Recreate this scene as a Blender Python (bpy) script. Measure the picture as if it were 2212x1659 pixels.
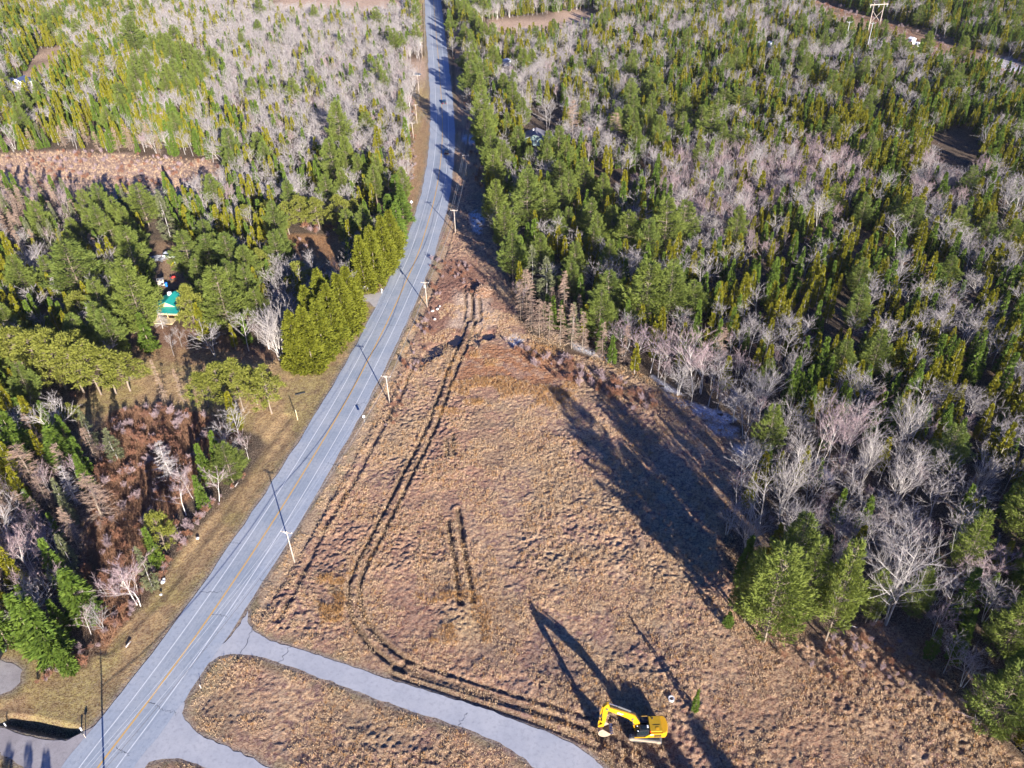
import bpy, bmesh, math, random
import numpy as np
from mathutils import Vector, Matrix, Quaternion
for o in list(bpy.data.objects): bpy.data.objects.remove(o)
SC = bpy.context.scene; COL = SC.collection
# ------------------------------------------------------------------ camera
H = 130.0; TH = math.radians(36.5); PHI = math.radians(-1.4); F = 1717.0; CX, CY = 1106.0, 829.5
r0 = np.array([1, 0, 0.]); fw = np.array([0, math.cos(TH), -math.sin(TH)]); u0 = np.cross(r0, fw)
RV = r0*math.cos(PHI)+u0*math.sin(PHI); UV = -r0*math.sin(PHI)+u0*math.cos(PHI); CAMP = np.array([0, 0, H])
cam = bpy.data.cameras.new('camera'); camo = bpy.data.objects.new('camera', cam); COL.objects.link(camo)
cam.sensor_width = 36; cam.lens = 36*F/2212; cam.clip_start = 1; cam.clip_end = 20000
m = Matrix.Identity(4)
for i in range(3): m[i][0] = RV[i]; m[i][1] = UV[i]; m[i][2] = -fw[i]; m[i][3] = CAMP[i]
camo.matrix_world = m; SC.camera = camo
# ------------------------------------------------------------------ world, sun, exposure
SUN_EL = math.radians(16.3); SUN_AZ = math.radians(156.8)   # azimuth from +Y towards +X
SD = np.array([math.sin(SUN_AZ)*math.cos(SUN_EL), math.cos(SUN_AZ)*math.cos(SUN_EL), math.sin(SUN_EL)])
w = bpy.data.worlds.new('World'); SC.world = w; w.use_nodes = True
nt = w.node_tree; bg = nt.nodes['Background']; sky = nt.nodes.new('ShaderNodeTexSky'); sky.sky_type = 'NISHITA'
sky.sun_disc = False; sky.sun_elevation = SUN_EL; sky.sun_rotation = SUN_AZ; sky.air_density = 1.0; sky.dust_density = 0.3; sky.ozone_density = 2.5
hs = nt.nodes.new('ShaderNodeHueSaturation'); hs.inputs['Saturation'].default_value = 1.45; hs.inputs['Hue'].default_value = 0.53; nt.links.new(sky.outputs[0], hs.inputs['Color']); nt.links.new(hs.outputs[0], bg.inputs[0]); bg.inputs[1].default_value = 0.07
sl = bpy.data.lights.new('sun', 'SUN'); sl.energy = 5.0; sl.angle = math.radians(0.5); sl.color = (1.0, 0.94, 0.86)
so = bpy.data.objects.new('sun', sl); COL.objects.link(so)
so.rotation_euler = Vector(SD).to_track_quat('Z', 'Y').to_euler()
SC.view_settings.view_transform = 'Standard'; SC.view_settings.look = 'None'; SC.view_settings.gamma = 1; SC.view_settings.exposure = 1.5
SC.view_settings.use_curve_mapping = False
SC.cycles.max_bounces = 4; SC.cycles.diffuse_bounces = 2; SC.cycles.glossy_bounces = 1; SC.cycles.transmission_bounces = 2
# ------------------------------------------------------------------ helpers
rng = np.random.default_rng(7); random.seed(7)
def G(x, y, z=0.0):
    d = fw*F + RV*(x-CX) - UV*(y-CY); t = (z-H)/d[2]; p = CAMP+d*t; return Vector((p[0], p[1], p[2]))
def PR(P):
    v = np.asarray(P, float)-CAMP; k = F/(v@fw); return CX+(v@RV)*k, CY-(v@UV)*k
def top_height(b, ty):
    g = G(*b); lo, hi = 0., 45.
    for _ in range(30):
        mid = (lo+hi)/2
        if PR((g.x, g.y, mid))[1] > ty: lo = mid
        else: hi = mid
    return lo
def tag(o, label=None, cat=None, group=None, kind=None):
    if label: o['label'] = label
    if cat: o['category'] = cat
    if group: o['group'] = group
    if kind: o['kind'] = kind
    return o
def empty(name, loc, rz=0.0, sc=1.0):
    o = bpy.data.objects.new(name, None); o.location = loc; o.rotation_euler = (0, 0, rz); o.scale = (sc,)*3
    o.empty_display_size = .5; COL.objects.link(o); return o
def mesh_np(name, V, Fs, mat, smooth=False):
    """V (n,3); Fs list of (m,k) int arrays"""
    me = bpy.data.meshes.new(name); V = np.asarray(V, np.float32)
    me.vertices.add(len(V)); me.vertices.foreach_set('co', V.ravel())
    Fs = [np.asarray(f, np.int32) for f in Fs if len(f)]
    loops = np.concatenate([f.ravel() for f in Fs]); tot = np.concatenate([np.full(len(f), f.shape[1], np.int32) for f in Fs])
    st = np.concatenate([[0], np.cumsum(tot)[:-1]]).astype(np.int32)
    me.loops.add(len(loops)); me.loops.foreach_set('vertex_index', loops)
    me.polygons.add(len(tot)); me.polygons.foreach_set('loop_start', st)
    if smooth: me.polygons.foreach_set('use_smooth', np.ones(len(tot), bool))
    me.update(calc_edges=True); me.materials.append(mat); return me
def link(name, me, parent=None):
    o = bpy.data.objects.new(name, me); COL.objects.link(o)
    if parent: o.parent = parent
    return o
class MB:
    def __init__(s): s.v = []; s.f = []
    def add(s, vs, fs):
        n = len(s.v); s.v += [tuple(v) for v in vs]; s.f += [tuple(i+n for i in f) for f in fs]; return s
    def box(s, c, d, rot=None):
        x, y, z = d[0]/2, d[1]/2, d[2]/2; vs = [Vector(p) for p in ((-x,-y,-z),(x,-y,-z),(x,y,-z),(-x,y,-z),(-x,-y,z),(x,-y,z),(x,y,z),(-x,y,z))]
        if rot: vs = [rot @ v for v in vs]
        c = Vector(c); return s.add([v+c for v in vs], [(0,3,2,1),(4,5,6,7),(0,1,5,4),(1,2,6,5),(2,3,7,6),(3,0,4,7)])
    def tube(s, pts, rs, n=6, cap=True):
        pts = [Vector(p) for p in pts]
        if not hasattr(rs, '__len__'): rs = [rs]*len(pts)
        vs = []
        for i, p in enumerate(pts):
            d = (pts[min(i+1, len(pts)-1)]-pts[max(i-1, 0)]).normalized()
            a = d.cross(Vector((0, 0, 1)) if abs(d.z) < .9 else Vector((1, 0, 0))).normalized(); b = d.cross(a)
            for k in range(n): t = 2*math.pi*k/n; vs.append(p+(a*math.cos(t)+b*math.sin(t))*rs[i])
        fs = [(i*n+k, i*n+(k+1) % n, (i+1)*n+(k+1) % n, (i+1)*n+k) for i in range(len(pts)-1) for k in range(n)]
        if cap and n > 3: fs += [tuple(range(n))[::-1], tuple((len(pts)-1)*n+k for k in range(n))]
        return s.add(vs, fs)
    def prism(s, prof, y0, y1, axes='xz'):
        n = len(prof)
        if axes == 'xz': vs = [(a, y0, b) for a, b in prof]+[(a, y1, b) for a, b in prof]
        elif axes == 'yz': vs = [(y0, a, b) for a, b in prof]+[(y1, a, b) for a, b in prof]
        else: vs = [(a, b, y0) for a, b in prof]+[(a, b, y1) for a, b in prof]
        return s.add(vs, [tuple(range(n))[::-1], tuple(range(n, 2*n))]+[(i, (i+1) % n, n+(i+1) % n, n+i) for i in range(n)])
    def build(s, name, mat, parent=None, bevel=0, smooth=False):
        me = bpy.data.meshes.new(name); me.from_pydata(s.v, [], s.f); me.materials.append(mat)
        bm = bmesh.new(); bm.from_mesh(me); bmesh.ops.recalc_face_normals(bm, faces=bm.faces); bm.to_mesh(me); bm.free()
        if smooth:
            for p in me.polygons: p.use_smooth = True
        o = link(name, me, parent)
        if bevel:
            b = o.modifiers.new('b', 'BEVEL'); b.width = bevel; b.segments = 2; b.limit_method = 'ANGLE'
        return o
# ---- value noise
_T = rng.random((256, 256)).astype(np.float32)
def vn(x, y, s=1.0, o=0):
    x = np.asarray(x)/s+o*17.3; y = np.asarray(y)/s+o*5.7; xi = np.floor(x).astype(int); yi = np.floor(y).astype(int); fx = x-xi; fy = y-yi
    fx = fx*fx*(3-2*fx); fy = fy*fy*(3-2*fy); a = _T[xi & 255, yi & 255]; b = _T[(xi+1) & 255, yi & 255]; c = _T[xi & 255, (yi+1) & 255]; d = _T[(xi+1) & 255, (yi+1) & 255]
    return (a*(1-fx)+b*fx)*(1-fy)+(c*(1-fx)+d*fx)*fy
def fbm(x, y, s, o=0, n=3): return sum(vn(x, y, s/2**k, o+k)*.5**k for k in range(n))/sum(.5**k for k in range(n))
def sst(x, a, b): t = np.clip((x-a)/(b-a), 0, 1); return t*t*(3-2*t)
def seg_dist(X, Y, pts):
    D = np.full(X.shape, 1e9, np.float32)
    for a, b in zip(pts[:-1], pts[1:]):
        dx, dy = b[0]-a[0], b[1]-a[1]; L = dx*dx+dy*dy+1e-9; t = np.clip(((X-a[0])*dx+(Y-a[1])*dy)/L, 0, 1)
        D = np.minimum(D, np.hypot(X-a[0]-t*dx, Y-a[1]-t*dy))
    return D
def inside(X, Y, poly):
    c = np.zeros(X.shape, bool); n = len(poly)
    for i in range(n):
        x1, y1 = poly[i][0], poly[i][1]; x2, y2 = poly[(i+1) % n][0], poly[(i+1) % n][1]
        if y1 == y2: continue
        c ^= ((y1 > Y) != (y2 > Y)) & (X < (x2-x1)*(Y-y1)/(y2-y1)+x1)
    return c
def sdf(X, Y, poly):   # negative inside
    d = seg_dist(X, Y, list(poly)+[poly[0]]); return np.where(inside(X, Y, poly), -d, d)
def W(pl): return [tuple(G(*p)[:2]) for p in pl]
# ------------------------------------------------------------------ materials
def nmat(name, rough=.85, spec=.2):
    ma = bpy.data.materials.new(name); ma.use_nodes = True; n = ma.node_tree; b = n.nodes['Principled BSDF']
    b.inputs['Roughness'].default_value = rough; b.inputs['Specular IOR Level'].default_value = spec; return ma, n, b
def N(n, t, **k):
    x = n.nodes.new(t)
    for a, v in k.items():
        if a.startswith('i_'): x.inputs[int(a[2:])].default_value = v
        else: setattr(x, a, v)
    return x
def mixc(n, f, a, b, mode='MIX'):
    x = n.nodes.new('ShaderNodeMix'); x.data_type = 'RGBA'; x.blend_type = mode
    for i, v in ((0, f), (6, a), (7, b)):
        if isinstance(v, bpy.types.NodeSocket): n.links.new(v, x.inputs[i])
        else: x.inputs[i].default_value = (v if i == 0 else (*v, 1))
    return x.outputs[2]
def noise(n, sc, det=3, vec=None, rough=.6):
    x = N(n, 'ShaderNodeTexNoise'); x.inputs['Scale'].default_value = sc; x.inputs['Detail'].default_value = det; x.inputs['Roughness'].default_value = rough
    if vec: n.links.new(vec, x.inputs['Vector'])
    return x.outputs[0]
def ramp(n, f, a, b):
    x = N(n, 'ShaderNodeMapRange'); x.inputs[1].default_value = a; x.inputs[2].default_value = b; n.links.new(f, x.inputs[0]); return x.outputs[0]
def paint(name, c, rough=.5, var=.12, sc=3.0, spec=.4, metal=0, dirt=None):
    ma, n, b = nmat(name, rough, spec); tc = N(n, 'ShaderNodeTexCoord').outputs['Object']
    lo = tuple(v*(1-var) for v in c); hi = tuple(min(1, v*(1+var)) for v in c)
    col = mixc(n, ramp(n, noise(n, sc, 4, tc), .3, .7), lo, hi)
    if dirt: col = mixc(n, ramp(n, noise(n, sc*.6, 5, tc), .5, .8), col, dirt)
    n.links.new(col, b.inputs['Base Color']); b.inputs['Metallic'].default_value = metal; return ma
def foliage(name, c1, c2, c3, trans=.25):
    ma, n, b = nmat(name, .7, .15); oi = N(n, 'ShaderNodeObjectInfo'); geo = N(n, 'ShaderNodeNewGeometry')
    c = mixc(n, ramp(n, oi.outputs['Random'], 0, 1), c1, c2)
    mp = N(n, 'ShaderNodeTexCoord').outputs['Object']
    c = mixc(n, ramp(n, noise(n, .9, 2, mp), .4, .7), c, c3)
    c = mixc(n, ramp(n, geo.outputs['Random Per Island'], -.6, 2.2), c, (c3[0]*1.3, c3[1]*1.2, c3[2]))
    n.links.new(c, b.inputs['Base Color']); tr = N(n, 'ShaderNodeBsdfTranslucent'); n.links.new(c, tr.inputs[0])
    mx = N(n, 'ShaderNodeMixShader', i_0=trans); n.links.new(b.outputs[0], mx.inputs[1]); n.links.new(tr.outputs[0], mx.inputs[2])
    n.links.new(mx.outputs[0], n.nodes['Material Output'].inputs[0]); return ma
def twig(name, c1, c2):
    ma, n, b = nmat(name, .8, .15); oi = N(n, 'ShaderNodeObjectInfo'); geo = N(n, 'ShaderNodeNewGeometry')
    c = mixc(n, oi.outputs['Random'], c1, c2); c = mixc(n, ramp(n, geo.outputs['Random Per Island'], -.3, 1.6), c, tuple(v*.6 for v in c1))
    n.links.new(c, b.inputs['Base Color']); return ma
M = {}
M['cedar'] = foliage('cedar_leaves', (.18, .19, .014), (.10, .150, .016), (.235, .215, .018))
M['spruce'] = foliage('spruce_needles', (.045, .105, .018), (.10, .165, .022), (.12, .175, .028))
M['norway'] = foliage('norway_needles', (.125, .145, .012), (.10, .13, .014), (.165, .175, .02))
M['pine'] = foliage('pine_needles', (.06, .115, .028), (.14, .185, .032), (.16, .195, .045))
M['redpine'] = foliage('red_pine_needles', (.14, .165, .025), (.16, .175, .03), (.20, .21, .045))
M['lichen'] = foliage('grey_green_needles', (.17, .17, .10), (.20, .20, .13), (.13, .15, .07))
M['bark_white'] = twig('pale_birch_bark', (.74, .68, .62), (.62, .56, .51))
M['bark_grey'] = twig('grey_bark', (.38, .345, .325), (.52, .48, .45))
M['bark_brown'] = twig('brown_bark', (.26, .20, .15), (.36, .29, .23))
M['twig_grey'] = twig('grey_twigs', (.43, .385, .375), (.33, .29, .29))
M['twig_pink'] = twig('pinkish_twigs', (.46, .33, .33), (.38, .29, .31))
M['twig_larch'] = twig('larch_twigs', (.46, .31, .22), (.38, .27, .22))
M['twig_red'] = twig('russet_shrub_twigs', (.36, .17, .10), (.28, .15, .11))
M['deadwood'] = twig('bleached_wood', (.60, .54, .50), (.50, .44, .42))
M['straw'] = twig('straw', (.72, .52, .33), (.60, .40, .23))
M['reed'] = twig('dead_reeds', (.36, .20, .12), (.28, .15, .10)); M['straw_red'] = twig('russet_straw', (.45, .22, .09), (.48, .29, .12))
# ------------------------------------------------------------------ prototypes of trees
def cards(P, D, Lh, Wd):
    n = len(P); D = D/np.linalg.norm(D, axis=1, keepdims=True); Q = rng.normal(size=(n, 3)); S = np.cross(D, Q); S /= np.linalg.norm(S, axis=1, keepdims=True)
    Lh = np.broadcast_to(np.asarray(Lh, float), (n,))[:, None]; Wd = np.broadcast_to(np.asarray(Wd, float), (n,))[:, None]
    V = np.stack([P, P+D*Lh*.45+S*Wd*.5, P+D*Lh, P+D*Lh*.45-S*Wd*.5], 1).reshape(-1, 3)
    return V, np.arange(4*n).reshape(n, 4)
def boughs(h, z0, prof, nb, spb, tilt, droop, Lc, Wc, up=.3, wid=.28, zpow=1.0, inner=.25):
    """branch-structured crown: prof(u)->radius, u=0 bottom..1 top"""
    u = rng.random(nb)**zpow; az = rng.random(nb)*6.283; ln = np.array([prof(a) for a in u])*(.72+.42*rng.random(nb)); zz = z0+(h-z0)*u
    bi = np.repeat(np.arange(nb), spb); n = len(bi); t = inner+(1-inner)*np.sqrt(rng.random(n)); L = ln[bi]
    lat = (rng.random(n)-.5)*2*wid*L*np.sin(np.pi*np.clip(t*.85+.1, 0, 1)); ca, sa = np.cos(az[bi]), np.sin(az[bi])
    P = np.stack([ca*t*L-sa*lat, sa*t*L+ca*lat, zz[bi]+tilt*t*L-droop*t*t*L+rng.normal(size=n)*.10*Lc*2], 1)
    D = np.stack([ca-sa*lat/(L+.1)*1.6, sa+ca*lat/(L+.1)*1.6, up+0*ca], 1)+rng.normal(size=(n, 3))*.45
    return cards(P, D, Lc*(.7+.6*rng.random(n)), Wc*(.7+.6*rng.random(n)))
def merge(*VF):
    V = []; Fq = []; n = 0
    for v, f in VF: V.append(v); Fq.append(f+n); n += len(v)
    return np.concatenate(V), np.concatenate(Fq)
def trunk_mesh(name, h, r, mat, lean=.02, limbs=(), n=6):
    b = MB(); k = 6; b.tube([(lean*h*math.sin(i*1.3), lean*h*math.cos(i), h*i/k-.3) for i in range(k+1)], [r*(1-.88*i/k) for i in range(k+1)], n)
    for p, q, rr in limbs:
        p = Vector(p); q = Vector(q); mid = (p+q)/2+Vector((0, 0, .12*(q-p).length*random.uniform(-.5, 1))); b.tube([p, mid, q], [rr, rr*.7, rr*.25], 3, False)
    me = bpy.data.meshes.new(name); me.from_pydata(b.v, [], b.f); me.materials.append(mat)
    return me
def limbset(h, z0, z1, n, L, tilt, r):
    out = []
    for i in range(n):
        z = z0+(z1-z0)*(i+random.random())/n; a = random.random()*6.283; l = L*random.uniform(.6, 1.1)
        out.append(((0, 0, z), (math.cos(a)*l, math.sin(a)*l, z+tilt*l), r))
    return out
PROTO = {}    # kind -> list of (crown_mesh, trunk_mesh, h, r)
def conifer(kind, n, h, r, z0, profpow, nb, spb, tilt, droop, Lc, Wc, mat, tmat, up=.3, wid=.28, wob=.25, tr=.012, zpow=1.25, dead=0):
    L = []
    for i in range(n):
        ph = random.random()*6; rr = r*random.uniform(.88, 1.12)
        prof = lambda u: rr*(max(.03, 1-u)**profpow)*(1+wob*math.sin(u*9+ph))*(.75+.25*min(1, u*6))
        V, Fq = boughs(h, z0*h, prof, nb, spb, tilt, droop, Lc, Wc, up, wid, zpow)
        tp = cards(np.stack([rng.normal(size=30)*.08, rng.normal(size=30)*.08, h-rng.random(30)*h*.12], 1), np.array([[0, 0, 1.]])+rng.normal(size=(30, 3))*.35, Lc, Wc)
        V, Fq = merge((V, Fq), tp)
        V[:, 2] = np.maximum(V[:, 2], .05)
        L.append((mesh_np(kind+'_crown', V, [Fq], M[mat]), trunk_mesh(kind+'_trunk', h*.97, h*tr, M[tmat], .008, limbset(h, .08*h, z0*h+dead*h, 10, r*.7, -.1, .03) if z0 > .1 or dead else ()), h, r))
    PROTO[kind] = L
conifer('cedar_tree', 6, 10, 1.6, .10, .8, 150, 20, .3, .1, .42, .17, 'cedar', 'bark_grey', up=.8, wid=.45, wob=.1)
conifer('spruce_tree', 5, 10, 1.6, .06, 1.05, 150, 18, -.05, .15, .5, .20, 'spruce', 'bark_brown', up=-.05, wid=.3, wob=.15)
conifer('norway_spruce', 5, 14, 4.0, .02, .72, 260, 38, .05, .16, .6, .24, 'norway', 'bark_brown', up=.2, wid=.32, wob=.12, zpow=1.2)
conifer('lichen_spruce', 2, 13, 2.4, .08, .85, 130, 14, -.12, .15, .6, .16, 'lichen', 'bark_grey', up=-.1, wid=.3, dead=.3)
def white_pine(i):
    h = 17; V = []; z = h*.16; lim = []
    ph = random.random()*6
    while z < h*.97:
        u = (z/h-.16)/.81; R = 5.0*(1-u)**.6*(.7+.3*min(1, u*3.5))*(1+.14*math.sin(u*8+ph))
        nb = 6 if u < .8 else 5; a0 = random.random()*6.28
        for k in range(nb):
            if random.random() < .1: continue
            a = a0+k*6.283/nb+random.uniform(-.4, .4); L = R*random.uniform(.55, 1.15)+.35; n = int(18+L*24)
            t = .3+.7*rng.random(n)**.65; lat = (rng.random(n)-.5)*2*.40*L*np.sin(np.pi*np.clip(t*.8+.12, 0, 1)); ca, sa = math.cos(a), math.sin(a)
            zz = z+.1*t*L+.28*t*t*L+rng.normal(size=n)*.16
            P = np.stack([ca*t*L-sa*lat, sa*t*L+ca*lat, zz], 1)
            D = np.stack([ca*.9-sa*lat/L*1.5, sa*.9+ca*lat/L*1.5, np.full(n, .55)], 1)+rng.normal(size=(n, 3))*.4
            V.append(cards(P, D, .70*(.7+.6*rng.random(n)), .135)); lim.append(((0, 0, z), (ca*L*.75, sa*L*.75, z+.18*L-.1), .045))
        z += h*.043*random.uniform(.75, 1.3)
    lim += limbset(h, h*.12, h*.25, 5, 2.5, 0, .05)
    v, f = merge(*V); return mesh_np('pine_crown', v, [f], M['pine']), trunk_mesh('pine_trunk', h*.95, .22, M['bark_brown'], .008, lim), h, 5.0
PROTO['pine_tree'] = [white_pine(i) for i in range(5)]
def red_pine(i):
    h = 13; V = []; lim = []
    for k in range(64):
        u = random.random(); z = h*(.30+.67*u); R = 4.1*math.sqrt(max(.02, 1-(2*u-.55)**2/2.2))*(1-.5*u)*1.15; a = random.random()*6.28; t = math.sqrt(random.uniform(.15, 1))
        c = np.array([math.cos(a)*R*t, math.sin(a)*R*t, z]); n = 60
        D = rng.normal(size=(n, 3)); D[:, 2] = D[:, 2]*.8+.55; D /= np.linalg.norm(D, axis=1, keepdims=True)
        V.append(cards(c+D*rng.random((n, 1))*.72*np.array([1, 1, .75]), D, .55, .2)); lim.append(((0, 0, z-.5-R*t*.15), tuple(c), .05))
    lim += limbset(h, h*.2, h*.45, 8, 2.2, -.05, .045)
    v, f = merge(*V); return mesh_np('red_pine_crown', v, [f], M['redpine']), trunk_mesh('red_pine_trunk', h*.95, .2, M['bark_brown'], .01, lim), h, 3.7
PROTO['red_pine'] = [red_pine(i) for i in range(3)]
def ribbons(P, D, L, wd):
    n = len(P); D = D/np.linalg.norm(D, axis=1, keepdims=True); S = np.cross(D, rng.normal(size=(n, 3))); S /= np.linalg.norm(S, axis=1, keepdims=True)
    L = np.asarray(L).reshape(-1, 1); B = D+rng.normal(size=(n, 3))*.18
    V = np.stack([P-S*wd, P+S*wd, P+D*L*.5+S*wd*.7, P+D*L*.5-S*wd*.7, P+D*L*.5+B*L*.5], 1).reshape(-1, 3)
    i = np.arange(n)[:, None]*5; return V, np.concatenate([np.stack([i[:, 0], i[:, 0]+1, i[:, 0]+2, i[:, 0]+3], 1)]), np.stack([i[:, 0]+3, i[:, 0]+2, i[:, 0]+4], 1)
def bare(kind, h, r, spread, mat, tmat, nst=1, first=.3, ntw=7, tr=.16, upb=.55, lev=3, nch=(7, 4), tw=.014, tl=1.0):
    b = MB(); tips = []
    def go(p, d, L, rad, lv, k0):
        pts = [p]; rr = [rad]; q = p.copy(); dd = d.copy(); ns = 4
        for i in range(ns):
            dd = (dd+Vector((random.gauss(0, .07), random.gauss(0, .07), random.gauss(0, .04)+.05*upb))).normalized(); q = q+dd*L/ns; pts.append(q.copy()); rr.append(rad*(1-.75*(i+1)/ns))
        b.tube(pts, rr, 5 if lv == 0 else 3, False)
        def at(t): x = t*ns; i = min(int(x), ns-1); return pts[i].lerp(pts[i+1], x-i)
        if lv < lev-1:
            nc = nch[min(lv, len(nch)-1)]
            for c in range(nc):
                t = k0+(1-k0)*(c+random.random())/nc; a = random.random()*6.283
                side = Vector((math.cos(a), math.sin(a), 0)); side = (side-dd*side.dot(dd)).normalized()
                nd = (dd*upb+side*spread+Vector((0, 0, .25))).normalized()
                go(at(min(t, .99)), nd, L*(.62 if lv == 0 else .6)*(1.15-.65*t*(lv == 0))*random.uniform(.7, 1.1), rad*.5*(1-.35*t), lv+1, .25)
        n = ntw*(1 if lv else 1)
        for c in range(n): t = random.uniform(.45 if lv == 0 else .2, 1); tips.append((at(t), dd, lv))
    for s in range(nst):
        a = random.random()*6.283; o = Vector((math.cos(a), math.sin(a), 0))*(0 if nst == 1 else .3*random.random()+.1)
        ln = (.02 if nst == 1 else .16)
        hh = h*(1 if s == 0 else random.uniform(.72, .97))
        go(o+Vector((0, 0, -.2)), Vector((math.cos(a)*ln, math.sin(a)*ln, 1)).normalized(), hh, tr*(1 if nst == 1 else .75), 0, first)
    P = np.array([tuple(t[0]) for t in tips]); D = np.array([tuple(t[1]) for t in tips]); rep = 3
    P = np.repeat(P, rep, 0); D = np.repeat(D, rep, 0)*1.0+rng.normal(size=(len(P), 3))*.42; D[:, 2] += .25
    V, Q, T = ribbons(P, D, tl*(.5+.8*rng.random(len(P))), tw)
    zmax = max(v[2] for v in b.v)
    cm = mesh_np(kind+'_twigs', V, [Q, T], M[mat]); me = bpy.data.meshes.new(kind+'_trunk'); me.from_pydata(b.v, [], b.f); me.materials.append(M[tmat])
    return cm, me, zmax, r
PROTO['bare_tree'] = [bare('bare', 12, 3.4, .85, 'twig_grey', 'bark_white' if i % 2 else 'bark_grey', nst=[1, 2, 1, 3, 1][i], first=.35, ntw=7, nch=(9, 5)) for i in range(5)]
PROTO['birch_tree'] = [bare('birch', 10.5, 1.5, .5, 'twig_pink', 'bark_white', nst=[1, 2, 3, 1][i], first=.42, ntw=9, nch=(8, 3), tr=.10, tl=.9, tw=.014) for i in range(4)]
PROTO['vase_tree'] = [bare('vase', 13, 5.5, .62, 'twig_grey', 'bark_white', nst=5, first=.22, ntw=6, nch=(8, 5), tr=.19, upb=.95, tl=1.0, tw=.013) for i in range(2)]
PROTO['wide_tree'] = [bare('wide', 13, 5.0, 1.0, 'twig_grey', 'bark_grey', nst=[1, 2, 2][i], first=.3, ntw=6, nch=(10, 5), tr=.21, tl=1.0, tw=.013) for i in range(3)]
PROTO['shrub'] = [bare('shrub', 2.4, 1.3, .7, 'twig_red' if i % 2 else 'twig_pink', 'bark_brown', nst=7, first=.15, ntw=10, nch=(5,), lev=2, tr=.03, tl=.5, tw=.015) for i in range(4)]
def larch(i, mat='twig_larch', tmat='bark_brown', dens=1.0, r=2.4):
    h = 12; nb = int(95*dens); u = rng.random(nb)**1.2; az = rng.random(nb)*6.283; ln = r*(1-u)**.8*(.7+.5*rng.random(nb))+.2; lim = []
    for k in range(nb): z = h*(.12+.86*u[k]); lim.append(((0, 0, z), (math.cos(az[k])*ln[k], math.sin(az[k])*ln[k], z-.12*ln[k]), .03))
    spb = int(14*dens)+3; bi = np.repeat(np.arange(nb), spb); t = .2+.8*rng.random(len(bi)); L = ln[bi]
    P = np.stack([np.cos(az[bi])*t*L, np.sin(az[bi])*t*L, h*(.12+.86*u[bi])-.12*t*L], 1); a = az[bi]+rng.normal(size=len(bi))*.9
    D = np.stack([np.cos(a), np.sin(a), rng.normal(size=len(bi))*.25], 1); V, Q, T = ribbons(P, D, .3+.5*rng.random(len(bi)), .022)
    return mesh_np('larch_twigs', V, [Q, T], M[mat]), trunk_mesh('larch_trunk', h*.98, .15, M[tmat], .01, lim), h, r
PROTO['larch_tree'] = [larch(i) for i in range(3)]
PROTO['dead_spruce'] = [larch(i, 'deadwood', 'deadwood', 1.1, 2.6) for i in range(2)]
CAT = dict(cedar_tree='cedar tree', spruce_tree='spruce tree', norway_spruce='spruce tree', lichen_spruce='spruce tree', pine_tree='pine tree', red_pine='pine tree', bare_tree='bare tree',
           birch_tree='birch tree', vase_tree='bare tree', wide_tree='bare tree', shrub='shrub', larch_tree='larch tree', dead_spruce='dead tree')
NAME = dict(norway_spruce='spruce_tree', lichen_spruce='spruce_tree', red_pine='pine_tree', vase_tree='bare_tree', wide_tree='bare_tree', dead_spruce='dead_tree')
TREES = []   # (x,y,r) for spacing
REFOBJ = {}
def plant(kind, x, y, h=None, wpx=None, label=None, group=None, var=None, rz=None, z=-.05, lean=(0, 0), width=None):
    P = PROTO[kind]; i = random.randrange(len(P)) if var is None else var % len(P); cm, tm, ph, pr_ = P[i]
    o = empty(NAME.get(kind, kind), (x, y, z), random.random()*6.283 if rz is None else rz); sz = (h or ph)/ph
    sw = sz*random.uniform(.9, 1.1) if width is None else width/(2*pr_)
    o.scale = (sw, sw, sz); o.rotation_euler.x, o.rotation_euler.y = lean
    c = link('crown', cm, o); t = link('trunk', tm, o); tag(o, label, CAT[kind], group)
    REFOBJ.setdefault((kind, i), (c, t)); return o
# ------------------------------------------------------------------ the plan of the place (P = points on the ground)
CL = W([(150, 1745), (217, 1649), (322, 1514), (458, 1326), (603, 1108), (737, 887), (790, 788), (838, 694), (881, 600), (905, 545), (925, 480), (940, 425), (950, 367), (955, 317), (956, 267), (954, 220), (949, 150), (943, 83), (938, 20)])
d0 = Vector(CL[-1])-Vector(CL[-2]); CL += [tuple(Vector(CL[-1])+d0.normalized()*k) for k in (200, 600)]
d1 = Vector(CL[0])-Vector(CL[1]); CL = [tuple(Vector(CL[0])+d1.normalized()*60)]+CL
def smooth_line(pts, n=3):
    for _ in range(n):
        q = [pts[0]]
        for a, b in zip(pts[:-1], pts[1:]): q += [(a[0]*.75+b[0]*.25, a[1]*.75+b[1]*.25), (a[0]*.25+b[0]*.75, a[1]*.25+b[1]*.75)]
        q.append(pts[-1]); pts = q
    return pts
CLS = smooth_line(CL, 3)
SIDE1 = W([(500, 1375), (537, 1319), (534, 1343), (545, 1362), (575, 1381), (617, 1394), (667, 1409), (737, 1433), (837, 1466), (924, 1493), (1020, 1523), (1087, 1546), (1170, 1576), (1237, 1606), (1277, 1633), (1312, 1665), (1330, 1700),
           (1180, 1700), (1157, 1661), (1130, 1636), (1087, 1609), (1020, 1579), (954, 1556), (887, 1536), (804, 1506), (737, 1480), (633, 1442), (567, 1419), (520, 1411), (473, 1417), (452, 1432), (440, 1452), (400, 1450)])
SIDE2 = W([(350, 1500), (398, 1518), (394, 1539), (399, 1556), (423, 1583), (473, 1606), (533, 1633), (580, 1659), (660, 1700), (500, 1760), (455, 1661), (412, 1643), (383, 1638), (350, 1639), (322, 1648), (290, 1690), (250, 1720), (230, 1690)])
SIDE3 = W([(-60, 1560), (0, 1573), (50, 1586), (100, 1598), (140, 1601), (173, 1586), (215, 1560), (240, 1590), (110, 1700), (60, 1665), (33, 1646), (0, 1626), (-60, 1610)])
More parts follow.
